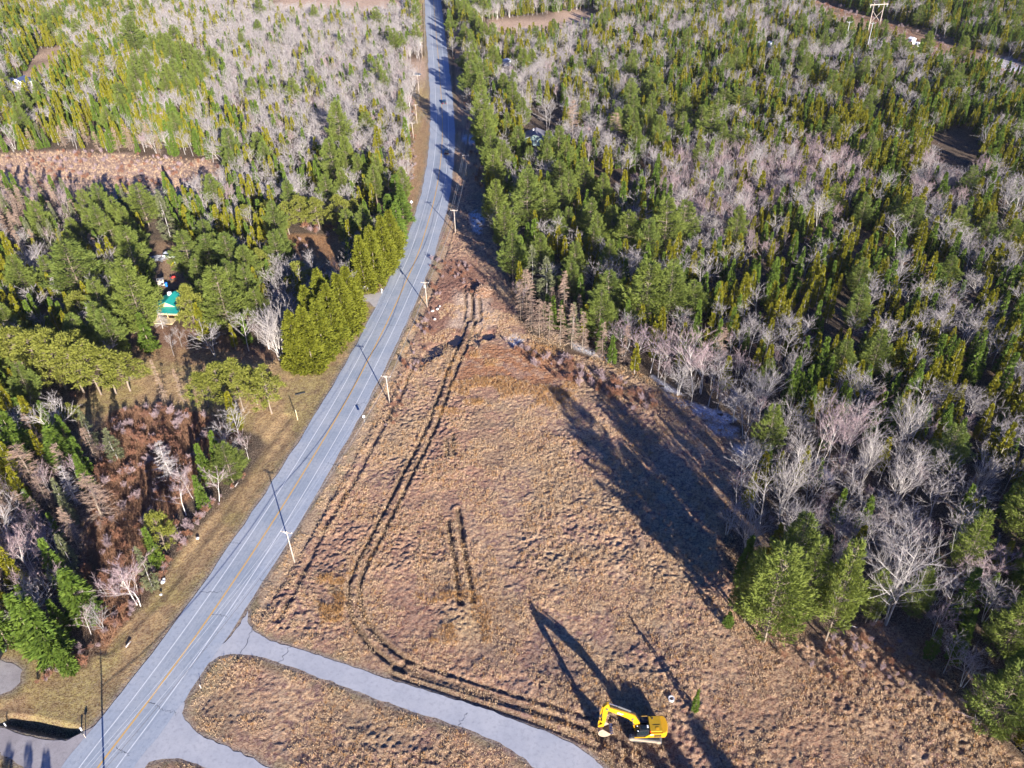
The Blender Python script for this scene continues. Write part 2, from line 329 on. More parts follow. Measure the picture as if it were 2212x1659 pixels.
TURN = W([(-60, 1428), (0, 1427), (25, 1432), (47, 1448), (44, 1474), (22, 1492), (0, 1500), (-60, 1510)])
DRIVE = W([(775, 639), (797, 636), (817, 632), (838, 622), (860, 620), (820, 668), (806, 661), (799, 652), (777, 649)])
ROADS = [SIDE1, SIDE2, SIDE3, TURN, DRIVE]
FIELD = W([(905, 545), (958, 420), (985, 300), (985, 130), (975, 60), (992, 60), (1003, 150), (1018, 260), (1040, 330), (1046, 400), (1052, 480), (1085, 560), (1100, 610), (1120, 690), (1150, 735), (1215, 765), (1260, 770), (1330, 800), (1400, 830), (1450, 862), (1520, 893), (1590, 925), (1612, 1000),
           (1560, 1090), (1555, 1180), (1580, 1260), (1590, 1330), (1640, 1372), (1700, 1388), (1780, 1378), (1830, 1352), (1900, 1347), (1935, 1352), (1990, 1420), (2040, 1480), (2100, 1556), (2212, 1650), (2500, 1900), (2600, 3200), (-600, 3200), (100, 1800), (150, 1745), (458, 1326), (737, 887)])
LEFTV = W([(905, 545), (925, 480), (950, 367), (955, 267), (949, 150), (938, 20), (930, -20), (900, -20), (908, 60), (915, 150), (893, 200), (887, 330), (885, 430), (872, 500), (800, 612), (772, 660), (775, 690), (720, 760), (650, 805), (625, 800), (620, 780), (500, 755), (290, 745), (275, 790), (170, 870),
           (175, 960), (230, 905), (440, 890), (560, 940), (575, 960), (525, 1040), (470, 1095), (430, 1140), (380, 1200), (345, 1265), (300, 1318), (240, 1372), (185, 1440), (130, 1450), (60, 1400), (-80, 1390), (-80, 1760), (150, 1745), (458, 1326), (737, 887)])
MARSH = W([(-150, 335), (0, 334), (80, 328), (150, 326), (300, 336), (440, 345), (500, 368), (500, 408), (400, 440), (250, 440), (100, 425), (0, 418), (-150, 415)])
YARD = W([(325, 515), (395, 517), (418, 560), (412, 620), (415, 690), (450, 770), (300, 770), (325, 700), (340, 640)])
LAWN2 = W([(605, 510), (680, 488), (755, 515), (745, 620), (700, 640), (640, 590)])
CLEAR = [W([(575, -12), (720, -16), (885, -16), (882, 32), (800, 42), (700, 34), (600, 36)]), W([(395, 118), (420, 105), (440, 112), (425, 130)]), W([(1030, 72), (1060, 45), (1130, 36), (1240, 24), (1292, 30), (1285, 66), (1180, 88), (1100, 95)]), W([(50, 172), (70, 130), (88, 106), (140, 104), (148, 132), (120, 165), (80, 186)]), W([(885, 135), (925, 130), (925, 180), (895, 178)])]
CORR = W([(1745, -10), (1790, 2), (1835, 22), (1900, 42), (1960, 55), (2040, 85), (2110, 112), (2212, 140), (2320, 160), (2320, 205), (2212, 185), (2130, 155), (2040, 130), (1960, 108), (1890, 92), (1800, 72), (1765, 40)])
BRUSH = W([(240, 890), (330, 880), (430, 895), (510, 930), (470, 1010), (420, 1060), (330, 1150), (300, 1230), (270, 1330), (225, 1400), (190, 1290), (185, 1180), (200, 1080), (220, 980)])
OPEN = [FIELD, LEFTV, MARSH, YARD, LAWN2, CORR]+CLEAR
HOLES = [W([(1990, 290), (2100, 280), (2120, 330), (2080, 400), (2020, 400)]), W([(1160, 235), (1215, 230), (1215, 290), (1190, 330), (1135, 325), (1140, 290)])]
RUT = smooth_line(W([(1020, 690), (1012, 712), (1000, 745), (975, 800), (952, 870), (925, 940), (893, 1000), (868, 1050), (838, 1110), (805, 1175), (775, 1230), (762, 1270), (768, 1320), (790, 1362), (825, 1402), (880, 1440)]), 2)
RUT2 = [W([(968, 1125), (972, 1160), (982, 1220), (990, 1290), (995, 1305)]), W([(988, 1100), (997, 1150), (1003, 1200), (1012, 1240), (1022, 1300)]), W([(962, 950), (966, 985)]), W([(978, 940), (980, 985)])]
RUT3 = [smooth_line(W(p), 2) for p in ([(1300, 1585), (1345, 1620), (1400, 1650), (1430, 1700)], [(1330, 1560), (1360, 1600), (1375, 1660), (1370, 1700)], [(880, 1440), (1000, 1478), (1120, 1515), (1230, 1548), (1300, 1575)], [(860, 1448), (960, 1480), (1080, 1520), (1200, 1560), (1290, 1600)], [(1010, 690), (1015, 650), (1010, 620)], [(1030, 690), (1030, 650), (1022, 620)])]
DITCHR = smooth_line(W([(600, 1338), (630, 1290), (680, 1180), (720, 1105), (765, 1040), (810, 950), (848, 885), (880, 820), (895, 780)]), 2)
DITCHL = smooth_line(W([(230, 1400), (310, 1325), (400, 1215), (480, 1100), (560, 975), (620, 900)]), 2)
def offset_line(pts, d):
    out = []
    for i, p in enumerate(pts):
        a = Vector(pts[max(i-1, 0)]); b = Vector(pts[min(i+1, len(pts)-1)]); t = (b-a).normalized(); out.append((p[0]+t.y*d, p[1]-t.x*d))
    return out
MUDP = [W(p) for p in ([(905, 795), (912, 770), (940, 745), (962, 738), (958, 755), (930, 778)], [(965, 740), (985, 722), (1000, 725), (985, 745)], [(1012, 745), (1022, 716), (1034, 716), (1030, 745)], [(1040, 722), (1062, 716), (1066, 726), (1046, 732)])]
SHADED_DITCH = W([(0, 1562), (20, 1543), (80, 1548), (170, 1570), (175, 1582), (140, 1594), (60, 1580)])
# ------------------------------------------------------------------ ground
def axis(lo, hi, segs):
    """segs: list of (start,end,step) dense; grows outside"""
    a = []
    for s, e, st in segs: a += list(np.arange(s, e, st))
    st = segs[0][2]; x = segs[0][0]; L = []
    while x > lo: st *= 1.08; x -= st; L.append(x)
    st = segs[-1][2]; x = segs[-1][1]; Rr = []
    while x < hi: Rr.append(x); st *= 1.08; x += st
    return np.array(L[::-1]+a+Rr)
def ground_height(X, Y, dr, full):
    amp = sst(dr, .3, 3.5)
    z = -.05-.25*sst(dr, .5, 5)*amp
    fld = full
    rid = 1-np.abs(2*fbm(X, Y, 1.5, 1, 2)-1)*1.6
    md = .62+.7*sst(fbm(X, Y, 16, 14, 2), .35, .65); tus = (.08*rid+.50*fbm(X, Y, .60, 4, 2))*md+.35*(fbm(X, Y, 7, 9, 2)-.5)
    z = z+amp*fld*tus*1.0
    for L, wd, dp in ((offset_line(RUT, 1.15), .42, .34), (offset_line(RUT, -1.15), .42, .34), (RUT2[0], .5, .5), (RUT2[1], .5, .5), (RUT2[2], .4, .25), (RUT2[3], .4, .25), (DITCHR, .6, .30), (DITCHL, 1.2, .2)):
        xs = [p[0] for p in L]; ys = [p[1] for p in L]; mk = (X > min(xs)-5) & (X < max(xs)+5) & (Y > min(ys)-5) & (Y < max(ys)+5)
        if mk.any():
            xx = X[mk]; yy = Y[mk]; d = seg_dist(xx, yy, L); wv = d+(.5*fbm(xx, yy, 1.5, 11, 2)-.25)
            z[mk] += -dp*(1-sst(wv, wd*.5, wd*1.5))+dp*.45*np.exp(-((wv-wd*2.1)/(wd*.7))**2)
    for L in RUT3:
        xs = [p[0] for p in L]; ys = [p[1] for p in L]; mk = (X > min(xs)-5) & (X < max(xs)+5) & (Y > min(ys)-5) & (Y < max(ys)+5)
        xx = X[mk]; yy = Y[mk]; d = np.abs(seg_dist(xx, yy, L)-1.1); z[mk] -= .30*(1-sst(d, .25, .7))
    bw = sdf(X, Y, SHADED_DITCH); z -= 1.8*(1-sst(bw, -1.1, .4))
    for p_ in MUDP:
        xs = [q[0] for q in p_]; ys = [q[1] for q in p_]; mk = (X > min(xs)-4) & (X < max(xs)+4) & (Y > min(ys)-4) & (Y < max(ys)+4); z[mk] -= .75*(1-sst(sdf(X[mk], Y[mk], p_)+(fbm(X[mk], Y[mk], 1.5, 71, 2)-.5)*2, -.5, 1.0))
    return z
AX = axis(-5000, 5000, [(-92, -60, .5), (-60, 80, .25), (80, 110, .5)]); AY = axis(-3000, 9000, [(62, 200, .25), (200, 300, .5)])
X, Y = np.meshgrid(AX, AY)  # ground grid; X = X.astype(np.float32); Y = Y.astype(np.float32)
dc = seg_dist(X, Y, CLS[::2]); dro = dc-6.1
dside = np.full(X.shape, 1e3, np.float32)
for p in ROADS:
    mk = (np.abs(X) < 140) & (Y < 330); s = np.full(X.shape, 1e3, np.float32); s[mk] = sdf(X[mk], Y[mk], p); dside = np.minimum(dside, s)
dr = np.minimum(dro, dside)
sf = sdf(X, Y, FIELD); slv = sdf(X, Y, LEFTV)
fieldw = (1-sst(sf, -1, 1.5))
lumpy = np.clip(.25+.75*fieldw, 0, 1)*(1-.75*sst(-slv, 0, 2))*np.where(dc < 10.5, .35, 1.0)
lumpy = lumpy*np.clip(1.3-(np.maximum(Y-300, 0)/200), .0, 1)
Z = ground_height(X, Y, dr, lumpy)
Z = np.where(dr < .25, -.09, Z)
NX, NY = len(AX), len(AY)
ii = (np.arange(NY-1)[:, None]*NX+np.arange(NX-1)[None, :]).ravel(); Fq = np.stack([ii, ii+1, ii+NX+1, ii+NX], 1)
# albedo map: what grows or lies where, plus painted shade in hollows and the ditch
def lay(C, m_, c): return C*(1-m_[..., None])+np.array(c, np.float32)*m_[..., None]
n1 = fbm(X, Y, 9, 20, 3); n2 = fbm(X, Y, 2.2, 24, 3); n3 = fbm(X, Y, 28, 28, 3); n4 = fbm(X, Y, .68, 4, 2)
C = np.zeros(X.shape+(3,), np.float32)+np.array([.075, .055, .042], np.float32)
C = lay(C, sst(n2, .5, .75)*.6, (.15, .10, .065)); C = lay(C, sst(n1, .55, .7)*.5, (.13, .065, .04))
fc = np.zeros_like(C)+np.array([.62, .405, .24], np.float32)
fc = lay(fc, 1-sst(n4, .32, .52), (.27, .155, .135)); fc = lay(fc, sst(n2, .52, .72)*.6, (.66, .47, .30)); fc = lay(fc, sst(n1, .52, .7)*.4, (.33, .18, .15)); fc = lay(fc, sst(n3, .50, .66)*.5, (.46, .25, .16)); fc = lay(fc, sst(fbm(X, Y, 13, 91, 3), .56, .66)*.4, (.38, .29, .16))  # darker purple hollows put the tussock shading into the field colour
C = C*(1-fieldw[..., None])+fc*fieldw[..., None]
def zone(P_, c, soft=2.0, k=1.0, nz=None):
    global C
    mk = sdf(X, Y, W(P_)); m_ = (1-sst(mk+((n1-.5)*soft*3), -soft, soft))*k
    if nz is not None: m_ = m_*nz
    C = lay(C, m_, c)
zone([(1010, 745), (1090, 740), (1210, 770), (1250, 820), (1180, 850), (1050, 835), (960, 850)], (.46, .20, .085), 3, .85, sst(n2, .3, .5))
zone([(935, 555), (1010, 560), (1080, 650), (1110, 700), (1060, 735), (920, 745), (893, 710)], (.30, .14, .10), 3, .85)
zone([(975, 620), (1050, 640), (1085, 690), (1040, 712), (965, 705)], (.74, .55, .40), 2, .95)
zone([(900, 770), (960, 735), (1030, 715), (1040, 725), (960, 760), (905, 800)], (.10, .055, .05), 1.5, .9, sst(n2, .3, .5))
zone([(930, 1290), (1030, 1330), (1060, 1390), (960, 1370)], (.58, .42, .22), 3, .7)
zone([(690, 1260), (745, 1245), (735, 1330), (690, 1340)], (.56, .38, .13), 2, .7, sst(n2, .35, .6))
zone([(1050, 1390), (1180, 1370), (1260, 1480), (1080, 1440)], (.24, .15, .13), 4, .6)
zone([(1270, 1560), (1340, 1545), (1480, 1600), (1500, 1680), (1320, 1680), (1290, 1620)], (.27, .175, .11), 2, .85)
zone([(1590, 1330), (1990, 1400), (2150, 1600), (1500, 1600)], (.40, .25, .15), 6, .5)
lw = 1-sst(slv, -1.5, 1.0)
lc = np.zeros_like(C)+np.array([.58, .40, .19], np.float32); lc = lay(lc, sst(n1, .42, .62)*.7, (.42, .35, .12)); lc = lay(lc, sst(n2, .5, .7)*.5, (.27, .165, .10)); lc = lay(lc, sst(n4, .5, .75)*.4, (.20, .13, .08))
C = C*(1-lw[..., None])+lc*lw[..., None]
zone([(290, 700), (450, 700), (600, 770), (450, 800), (290, 780)], (.34, .17, .10), 2, .6)
zone([(330, 520), (400, 520), (410, 620), (330, 620)], (.36, .23, .13), 2, .9)
zone([(620, 505), (740, 515), (730, 590), (650, 565)], (.46, .24, .10), 2, .9)
zone([(880, 330), (935, 200), (935, 300), (900, 470), (860, 560), (870, 500)], (.42, .25, .13), 2, .7)
zone([(60, 1500), (200, 1400), (140, 1460), (60, 1540)], (.38, .19, .09), 3, .6)
bm_ = 1-sst(sdf(X, Y, BRUSH), -1, 2); C = lay(C, bm_, (.33, .15, .08)); C = lay(C, bm_*sst(n2, .5, .65), (.50, .31, .18))
mm = 1-sst(sdf(X, Y, MARSH)+(n1-.5)*22, -4, 4); C = lay(C, mm, (.62, .43, .32)); C = lay(C, mm*sst(n2, .45, .6)*.7, (.42, .26, .20)); C = lay(C, mm*sst(n1, .52, .62)*.6, (.33, .22, .19))
for p in CLEAR: C = lay(C, 1-sst(sdf(X, Y, p), -3, 3), (.62, .44, .31))
cm_ = 1-sst(sdf(X, Y, CORR), -4, 4); C = lay(C, cm_, (.30, .17, .11)); C = lay(C, cm_*sst(n1, .5, .6), (.38, .28, .15))
verge = (1-sst(dc, 9.0, 11.5))*(dro > -2); vr = (sf < 0) & (Y < 260)
C = lay(C, verge*vr*.85, (.52, .385, .25)); C = lay(C, verge*vr*sst(n2, .5, .7)*.6, (.33, .26, .13))
C = lay(C, (1-sst(dr, .2, 1.9))*.75*(dr > -1)*sst(n2+n4*.5, .45, .75), (.24, .20, .17)); C = lay(C, (1-sst(dr, .1, .9))*.5*(dr > -1), (.34, .31, .28)); C = lay(C, (1-sst(dr, 1.0, 3.2))*sst(n2, .4, .6)*.45*(dr > .6), (.21, .20, .09))
for L in (offset_line(RUT, 1.15), offset_line(RUT, -1.15), *RUT2):
    mk = (np.abs(X) < 60) & (Y < 230); d = np.full(X.shape, 99., np.float32); d[mk] = seg_dist(X[mk], Y[mk], L); d += (n4-.5)*.7
    C = lay(C, (1-sst(d, .35, .85))*.85, (.17, .115, .065)); C = lay(C, (1-sst(d, .9, 1.5))*.25, (.23, .15, .09))
for L in RUT3+[DITCHR]:
    mk = (np.abs(X) < 60) & (Y < 230); d = np.full(X.shape, 99., np.float32); d[mk] = seg_dist(X[mk], Y[mk], L); d += (n4-.5)*.9
    C = lay(C, (1-sst(np.abs(d-1.1), .25, .7))*.75 if L is not DITCHR else (1-sst(d, .4, 1.3))*.6*sst(n2, .3, .6), (.22, .145, .09) if L is not DITCHR else (.13, .075, .06))
C = lay(C, (1-sst(sdf(X, Y, SHADED_DITCH), -1, .5))*.8, (.10, .09, .04))  # shadow in the ditch painted as a dark green ground colour
# snow lies as real colour of snow in patches by the wood edge
SNOWP = [([(1090, 728), (1112, 722), (1128, 735), (1110, 746)], .40), ([(1238, 740), (1300, 765), (1316, 778), (1245, 752)], .45), ([(1410, 812), (1450, 838), (1475, 850), (1440, 842)], .45), ([(1440, 852), (1500, 872), (1560, 890), (1590, 905), (1560, 918), (1480, 882)], .47), ([(1530, 915), (1590, 925), (1588, 945), (1545, 935)], .36),
         ([(1770, 990), (1800, 1030), (1795, 1040), (1765, 1005)], .5), ([(1800, 1115), (1830, 1150), (1815, 1150)], .4), ([(1835, 1150), (1880, 1200), (1860, 1200)], .45), ([(1850, 810), (1880, 825), (1870, 835)], .4), ([(1590, 960), (1610, 965), (1605, 985), (1590, 975)], .4), ([(2150, 130), (2212, 143), (2300, 160), (2300, 172), (2180, 152)], .35), ([(1905, 80), (1965, 95), (2000, 108), (1940, 98)], .5), ([(1000, 290), (1040, 300), (1035, 315), (1000, 305)], .5), ([(1016, 462), (1030, 455), (1046, 470), (1036, 505), (1024, 498)], .5)]
sn = np.zeros(X.shape, np.float32)
for p, th in SNOWP: sn = np.maximum(sn, (1-sst(sdf(X, Y, W(p)), -1, 1.5))*sst(fbm(X, Y, 1.6, 51, 3), th-.14, th-.09))
C = lay(C, sn, (.86, .89, .93)); Z = Z+sn*.06
C = np.clip(C, 0, 1)
def ground_mat():
    ma, n, b = nmat('ground_cover', .95, .1); at = N(n, 'ShaderNodeAttribute', attribute_name='cover'); tc = N(n, 'ShaderNodeNewGeometry').outputs['Position']
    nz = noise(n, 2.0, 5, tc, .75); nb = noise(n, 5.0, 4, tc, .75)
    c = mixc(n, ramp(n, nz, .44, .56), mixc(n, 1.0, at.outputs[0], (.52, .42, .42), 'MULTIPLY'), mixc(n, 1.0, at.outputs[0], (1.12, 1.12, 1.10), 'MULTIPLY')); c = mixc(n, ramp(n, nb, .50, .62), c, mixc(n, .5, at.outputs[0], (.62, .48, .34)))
    n.links.new(c, b.inputs['Base Color'])
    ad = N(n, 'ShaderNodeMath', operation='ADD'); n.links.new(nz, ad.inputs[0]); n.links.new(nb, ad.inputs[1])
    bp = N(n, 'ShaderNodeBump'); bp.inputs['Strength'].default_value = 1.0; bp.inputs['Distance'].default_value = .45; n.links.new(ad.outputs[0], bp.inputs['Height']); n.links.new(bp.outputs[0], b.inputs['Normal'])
    return ma
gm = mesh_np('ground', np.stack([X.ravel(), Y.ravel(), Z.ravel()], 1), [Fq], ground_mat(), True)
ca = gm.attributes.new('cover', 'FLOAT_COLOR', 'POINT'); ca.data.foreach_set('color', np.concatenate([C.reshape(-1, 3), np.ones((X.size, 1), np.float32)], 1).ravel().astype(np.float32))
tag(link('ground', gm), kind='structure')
from bisect import bisect
def gz(x, y):
    i = min(max(bisect(AX, x)-1, 0), NX-2); j = min(max(bisect(AY, y)-1, 0), NY-2); return float(Z[j:j+2, i:i+2].mean())
# ------------------------------------------------------------------ roads
def road_mat(name, c1, c2, streak=True):
    ma, n, b = nmat(name, .8, .3); at = N(n, 'ShaderNodeAttribute', attribute_name='lane'); tc = N(n, 'ShaderNodeNewGeometry').outputs['Position']
    a = noise(n, .35, 5, tc, .65); f = noise(n, 14, 3, tc, .8); c = mixc(n, ramp(n, a, .35, .65), c1, c2)
    if streak:
        mp = N(n, 'ShaderNodeMapping'); mp.inputs['Scale'].default_value = (2.2, .012, 1); n.links.new(at.outputs['Vector'], mp.inputs[0]); s = noise(n, 1.0, 5, mp.outputs[0], .6)
        c = mixc(n, ramp(n, s, .35, .65), tuple(v*.93 for v in c1), tuple(min(1, v*1.2) for v in c2)); c = mixc(n, ramp(n, a, .4, .7), c, mixc(n, .4, c, c1)); sx = N(n, 'ShaderNodeSeparateXYZ'); n.links.new(at.outputs['Vector'], sx.inputs[0])
        ab = N(n, 'ShaderNodeMath', operation='ABSOLUTE'); n.links.new(sx.outputs[0], ab.inputs[0])
        c = mixc(n, ramp(n, ab.outputs[0], 3.2, 3.6), c, mixc(n, .5, c, (c1[0]*1.45, c1[1]*1.4, c1[2]*1.4)))
    c = mixc(n, ramp(n, noise(n, .12, 4, tc, .6), .42, .6), c, mixc(n, .35, c, (.62, .60, .58)))
    c = mixc(n, ramp(n, noise(n, 1.3, 5, tc, .75), .5, .75), c, tuple(v*.72 for v in c1))
    c = mixc(n, ramp(n, f, .3, .9), c, tuple(v*.65 for v in c1)); n.links.new(c, b.inputs['Base Color'])
    bp = N(n, 'ShaderNodeBump'); bp.inputs['Strength'].default_value = .3; bp.inputs['Distance'].default_value = .02; n.links.new(f, bp.inputs['Height']); n.links.new(bp.outputs[0], b.inputs['Normal']); return ma
def strip(name, pts, a, b, z, mat, kind='structure', jag=0.0, dash=None):
    pa = offset_line(pts, a); pb = offset_line(pts, b); V = []; Fc = []; uv = []; s = 0
    for i in range(len(pts)):
        if i: s += (Vector(pts[i])-Vector(pts[i-1])).length
        V += [(*pa[i], z), (*pb[i], z)]; uv += [(a, s, 0), (b, s, 0)]
        if i and (dash is None or (s % dash[0]) < dash[1]): Fc.append((2*i-2, 2*i-1, 2*i+1, 2*i))
    me = mesh_np(name, V, [np.array(Fc)], mat); at = me.attributes.new('lane', 'FLOAT_VECTOR', 'POINT'); at.data.foreach_set('vector', np.array(uv, np.float32).ravel())
    return tag(link(name, me), kind=kind)
def resample(pts, st):
    out = [pts[0]]
    for a, b in zip(pts[:-1], pts[1:]):
        L = math.hypot(b[0]-a[0], b[1]-a[1]); k = max(1, int(L/st))
        for i in range(1, k+1): out.append((a[0]+(b[0]-a[0])*i/k, a[1]+(b[1]-a[1])*i/k))
    return out
CLR = resample(CLS, 2.0); ASPH = road_mat('asphalt', (.29, .325, .37), (.33, .365, .41)); ASPH2 = road_mat('worn_asphalt', (.40, .405, .43), (.48, .48, .50), False)
# main carriageway with irregular edges
def main_road():
    V = []; Fc = []; uv = []; s = 0; offs = [-6.0, -3.0, 0, 3.0, 6.0]; L = [offset_line(CLR, o) for o in offs]
    for i, p in enumerate(CLR):
        if i: s += (Vector(p)-Vector(CLR[i-1])).length
        wob = (float(vn(s, 3, 5, 2))-.5)*.5+(float(vn(s, 9, 1.7, 2))-.5)*.25; wob2 = (float(vn(s, 30, 5, 3))-.5)*.5+(float(vn(s, 50, 1.7, 3))-.5)*.35
        far = max(0, min(1, (p[1]-430)/200)); E = [offset_line(CLR[max(i-1, 0):i+2], -(6.0+wob+1.1*far))[min(i, 1)], L[1][i], L[2][i], L[3][i], offset_line(CLR[max(i-1, 0):i+2], 6.0+wob2)[min(i, 1)]]
        V += [(*e, 0.0) for e in E]; uv += [(o, s, 0) for o in offs]
        if i: Fc += [(5*i-5+k, 5*i-4+k, 5*i+1+k, 5*i+k) for k in range(4)]
    me = mesh_np('road', V, [np.array(Fc)], ASPH); at = me.attributes.new('lane', 'FLOAT_VECTOR', 'POINT'); at.data.foreach_set('vector', np.array(uv, np.float32).ravel()); tag(link('road', me), kind='structure')
main_road()
def flat(name, poly, z, mat):
    pl = resample(list(poly)+[poly[0]], .6)[:-1]; pl = [(x+(float(vn(x, y, 1.1, 5))-.5)*.4, y+(float(vn(x, y, 1.1, 8))-.5)*.4, z) for x, y in pl]
    bm = bmesh.new(); vs = [bm.verts.new(p) for p in pl]; f = bm.faces.new(vs); bmesh.ops.triangulate(bm, faces=[f]); bmesh.ops.recalc_face_normals(bm, faces=bm.faces); me = bpy.data.meshes.new(name); bm.to_mesh(me); bm.free(); me.materials.append(mat)
    return tag(link(name, me), kind='structure')
GRAV = road_mat('gravel_track', (.40, .36, .33), (.50, .45, .41), False); GRAVD = road_mat('grey_gravel', (.30, .27, .27), (.36, .32, .32), False)
flat('side_road', SIDE1, -.010, ASPH2); flat('side_road', SIDE2, -.016, ASPH2); flat('driveway', SIDE3, -.022, GRAVD); flat('gravel_turnout', TURN, -.02, GRAVD); flat('driveway', DRIVE, -.008, GRAV)
def mark_mat(name, c, wear):
    ma, n, b = nmat(name, .6, .3); tc = N(n, 'ShaderNodeNewGeometry').outputs['Position']; n.links.new(mixc(n, ramp(n, noise(n, 2.5, 5, tc, .8), wear, wear+.18), c, (.25, .26, .28)), b.inputs['Base Color']); return ma
WH = mark_mat('white_road_paint', (.66, .67, .68), .53); YE = mark_mat('yellow_road_paint', (.60, .36, .11), .53); FA = mark_mat('faded_road_paint', (.36, .39, .43), .46)
strip('road_marking', CLR, -3.12, -2.94, .005, WH); strip('road_marking', CLR, 2.92, 3.10, .005, WH); strip('road_marking', CLR, -.17, .17, .005, YE)
strip('road_marking', CLR, 3.62, 3.68, .005, FA, dash=(9, 5)); strip('road_marking', CLR, 2.2, 2.25, .005, FA, dash=(14, 11)); strip('road_marking', CLR, 4.6, 4.66, .005, FA, dash=(9, 6))
CR = paint('crack_filler', (.045, .05, .06), .7)
def crack(P0, P1, wd=.10, z=.009):
    a = Vector(G(*P0)); b = Vector(G(*P1)); n = 14; V = []; nn = (b-a).normalized(); nn = Vector((-nn.y, nn.x, 0))
    for i in range(n+1): p = a.lerp(b, i/n)+nn*random.gauss(0, .16); ww = wd*random.uniform(.5, 1.2)/2; V += [tuple(p+nn*ww), tuple(p-nn*ww)]
    V = [(x, y, z) for x, y, _ in V]; tag(link('road_crack', mesh_np('road_crack', V, [np.array([(2*i, 2*i+1, 2*i+3, 2*i+2) for i in range(n)])], CR)), kind='structure')
for p in ([(430, 1279), (480, 1279)], [(458, 1326), (492, 1333)], [(322, 1515), (350, 1532)], [(348, 1533), (385, 1541)], [(250, 1614), (280, 1632)], [(500, 1172), (518, 1175)], [(560, 1250), (590, 1260)], [(655, 990), (676, 992)], [(860, 601), (905, 605)], [(815, 700), (860, 703)], [(520, 1411), (560, 1330)], [(600, 1437), (628, 1395)], [(762, 875), (800, 868)], [(780, 880), (765, 868)], [(705, 1000), (730, 1005)], [(1010, 1540), (990, 1568)]): crack(*p)
for a_, z0_, z1_ in ((3.75, 8, 22), (-6.0, 8, 40)):
    pass
# ------------------------------------------------------------------ water in the ruts
ma, n_, b_ = nmat('still_muddy_water', .06, .6); b_.inputs['Base Color'].default_value = (.03, .025, .02, 1); WATER = ma
for k, (o_, i0, i1) in enumerate(((-1.15, 8, 20), (1.15, 2, 9), (1.15, 22, 25))): strip('water', offset_line(RUT, o_)[i0:i1], -.22, .22, -.42, WATER)
for p_ in MUDP:
    cx_ = sum(q[0] for q in p_)/len(p_); cy_ = sum(q[1] for q in p_)/len(p_); flat('water', [(cx_+(q[0]-cx_)*1.25, cy_+(q[1]-cy_)*1.25) for q in p_], -.62, WATER)
# ------------------------------------------------------------------ hand placed trees: (kind, base, top y, width px, label)
def PX(g, px): return px/(F/((np.array([g.x, g.y, 6.0])-CAMP)@fw))
HT = []
def T(kind, bx, by, ty, wpx=None, label=None, group=None, lean=(0, 0), var=None):
    g = G(bx, by); h = top_height((bx, by), ty); wd = PX(g, wpx) if wpx else None
    o = plant(kind, g.x, g.y, h, label=label, group=group, lean=lean, var=var, width=wd, z=gz(g.x, g.y)-.05); TREES.append((g.x, g.y, (wd or 4)*.45)); HT.append(o); return o
T('pine_tree', 322, 490, 394, 82, 'broad layered white pine standing alone below the tan marsh')
T('lichen_spruce', 370, 517, 410, 44, 'slim grey-green spruce beside the broad pine at the marsh edge')
T('spruce_tree', 405, 480, 428, 22, 'small pale green spruce between the broad pine and the grey thicket')
T('spruce_tree', 268, 452, 397, 18, 'narrow dark spruce left of the broad pine below the marsh')
T('pine_tree', 310, 622, 488, 90, 'layered pine directly behind the tall pine left of the green-roofed house')
T('pine_tree', 185, 655, 520, 140, 'widest pine of the yard, left of the green-roofed house')
T('pine_tree', 322, 735, 556, 105, 'tall pine touching the left side of the green-roofed house')
T('spruce_tree', 325, 752, 676, 44, 'dense conical spruce in front of the tall pine by the green-roofed house')
T('pine_tree', 420, 605, 497, 80, 'pine right of the yard behind the green-roofed house')
T('pine_tree', 468, 610, 505, 80, 'pine in the middle of the clump right of the green-roofed house')
T('pine_tree', 510, 615, 502, 85, 'pine at the right end of the clump behind the green-roofed house')
T('pine_tree', 548, 640, 530, 80, 'pine next to the brown lawn, right of the green-roofed house')
T('pine_tree', 500, 722, 573, 110, 'large bright pine in front of the clump, right of the green-roofed house')
T('red_pine', 432, 730, 614, 60, 'yellowish pine hugging the right side of the green-roofed house')
T('red_pine', 190, 708, 630, 66, 'low rounded pine between the widest pine and the long pine row')
T('dead_spruce', 140, 670, 596, 40, 'bleached bare snag left of the green-roofed house')
T('dead_spruce', 352, 708, 655, 30, 'dead white tree leaning over the front of the green-roofed house')
T('wide_tree', 465, 768, 694, 62, 'pale leafless tree in the shaded yard below the yellowish pine')
T('bare_tree', 375, 766, 720, 20, 'thin leaning birch stem on the brown lawn below the green-roofed house')
T('bare_tree', 393, 748, 703, 20, 'thin brown sapling on the brown lawn below the green-roofed house')
T('vase_tree', 607, 776, 640, 98, 'large vase-shaped leafless tree beside the clipped-looking spruce screen')
T('wide_tree', 624, 642, 558, 60, 'leafless grey tree between the pine clump and the brown lawn')
T('red_pine', 658, 650, 560, 58, 'round-topped pine standing behind the big leafless tree')
T('red_pine', 575, 615, 535, 46, 'small round pine at the edge of the brown lawn')
for i, (bx, by, ty, lb) in enumerate([(648, 793, 672, 'front left corner'), (675, 790, 662, 'front middle'), (702, 770, 645, 'front right'), (724, 745, 612, 'right flank near the road'), (746, 715, 590, 'upper right flank'), (762, 690, 576, 'far end, by the driveway'), (680, 748, 618, 'inner left'), (708, 718, 582, 'inner top')]):
    T('norway_spruce', bx, by, ty, 84, 'dense olive spruce of the screen below the driveway, '+lb, 'spruces of the lower screen by the road')
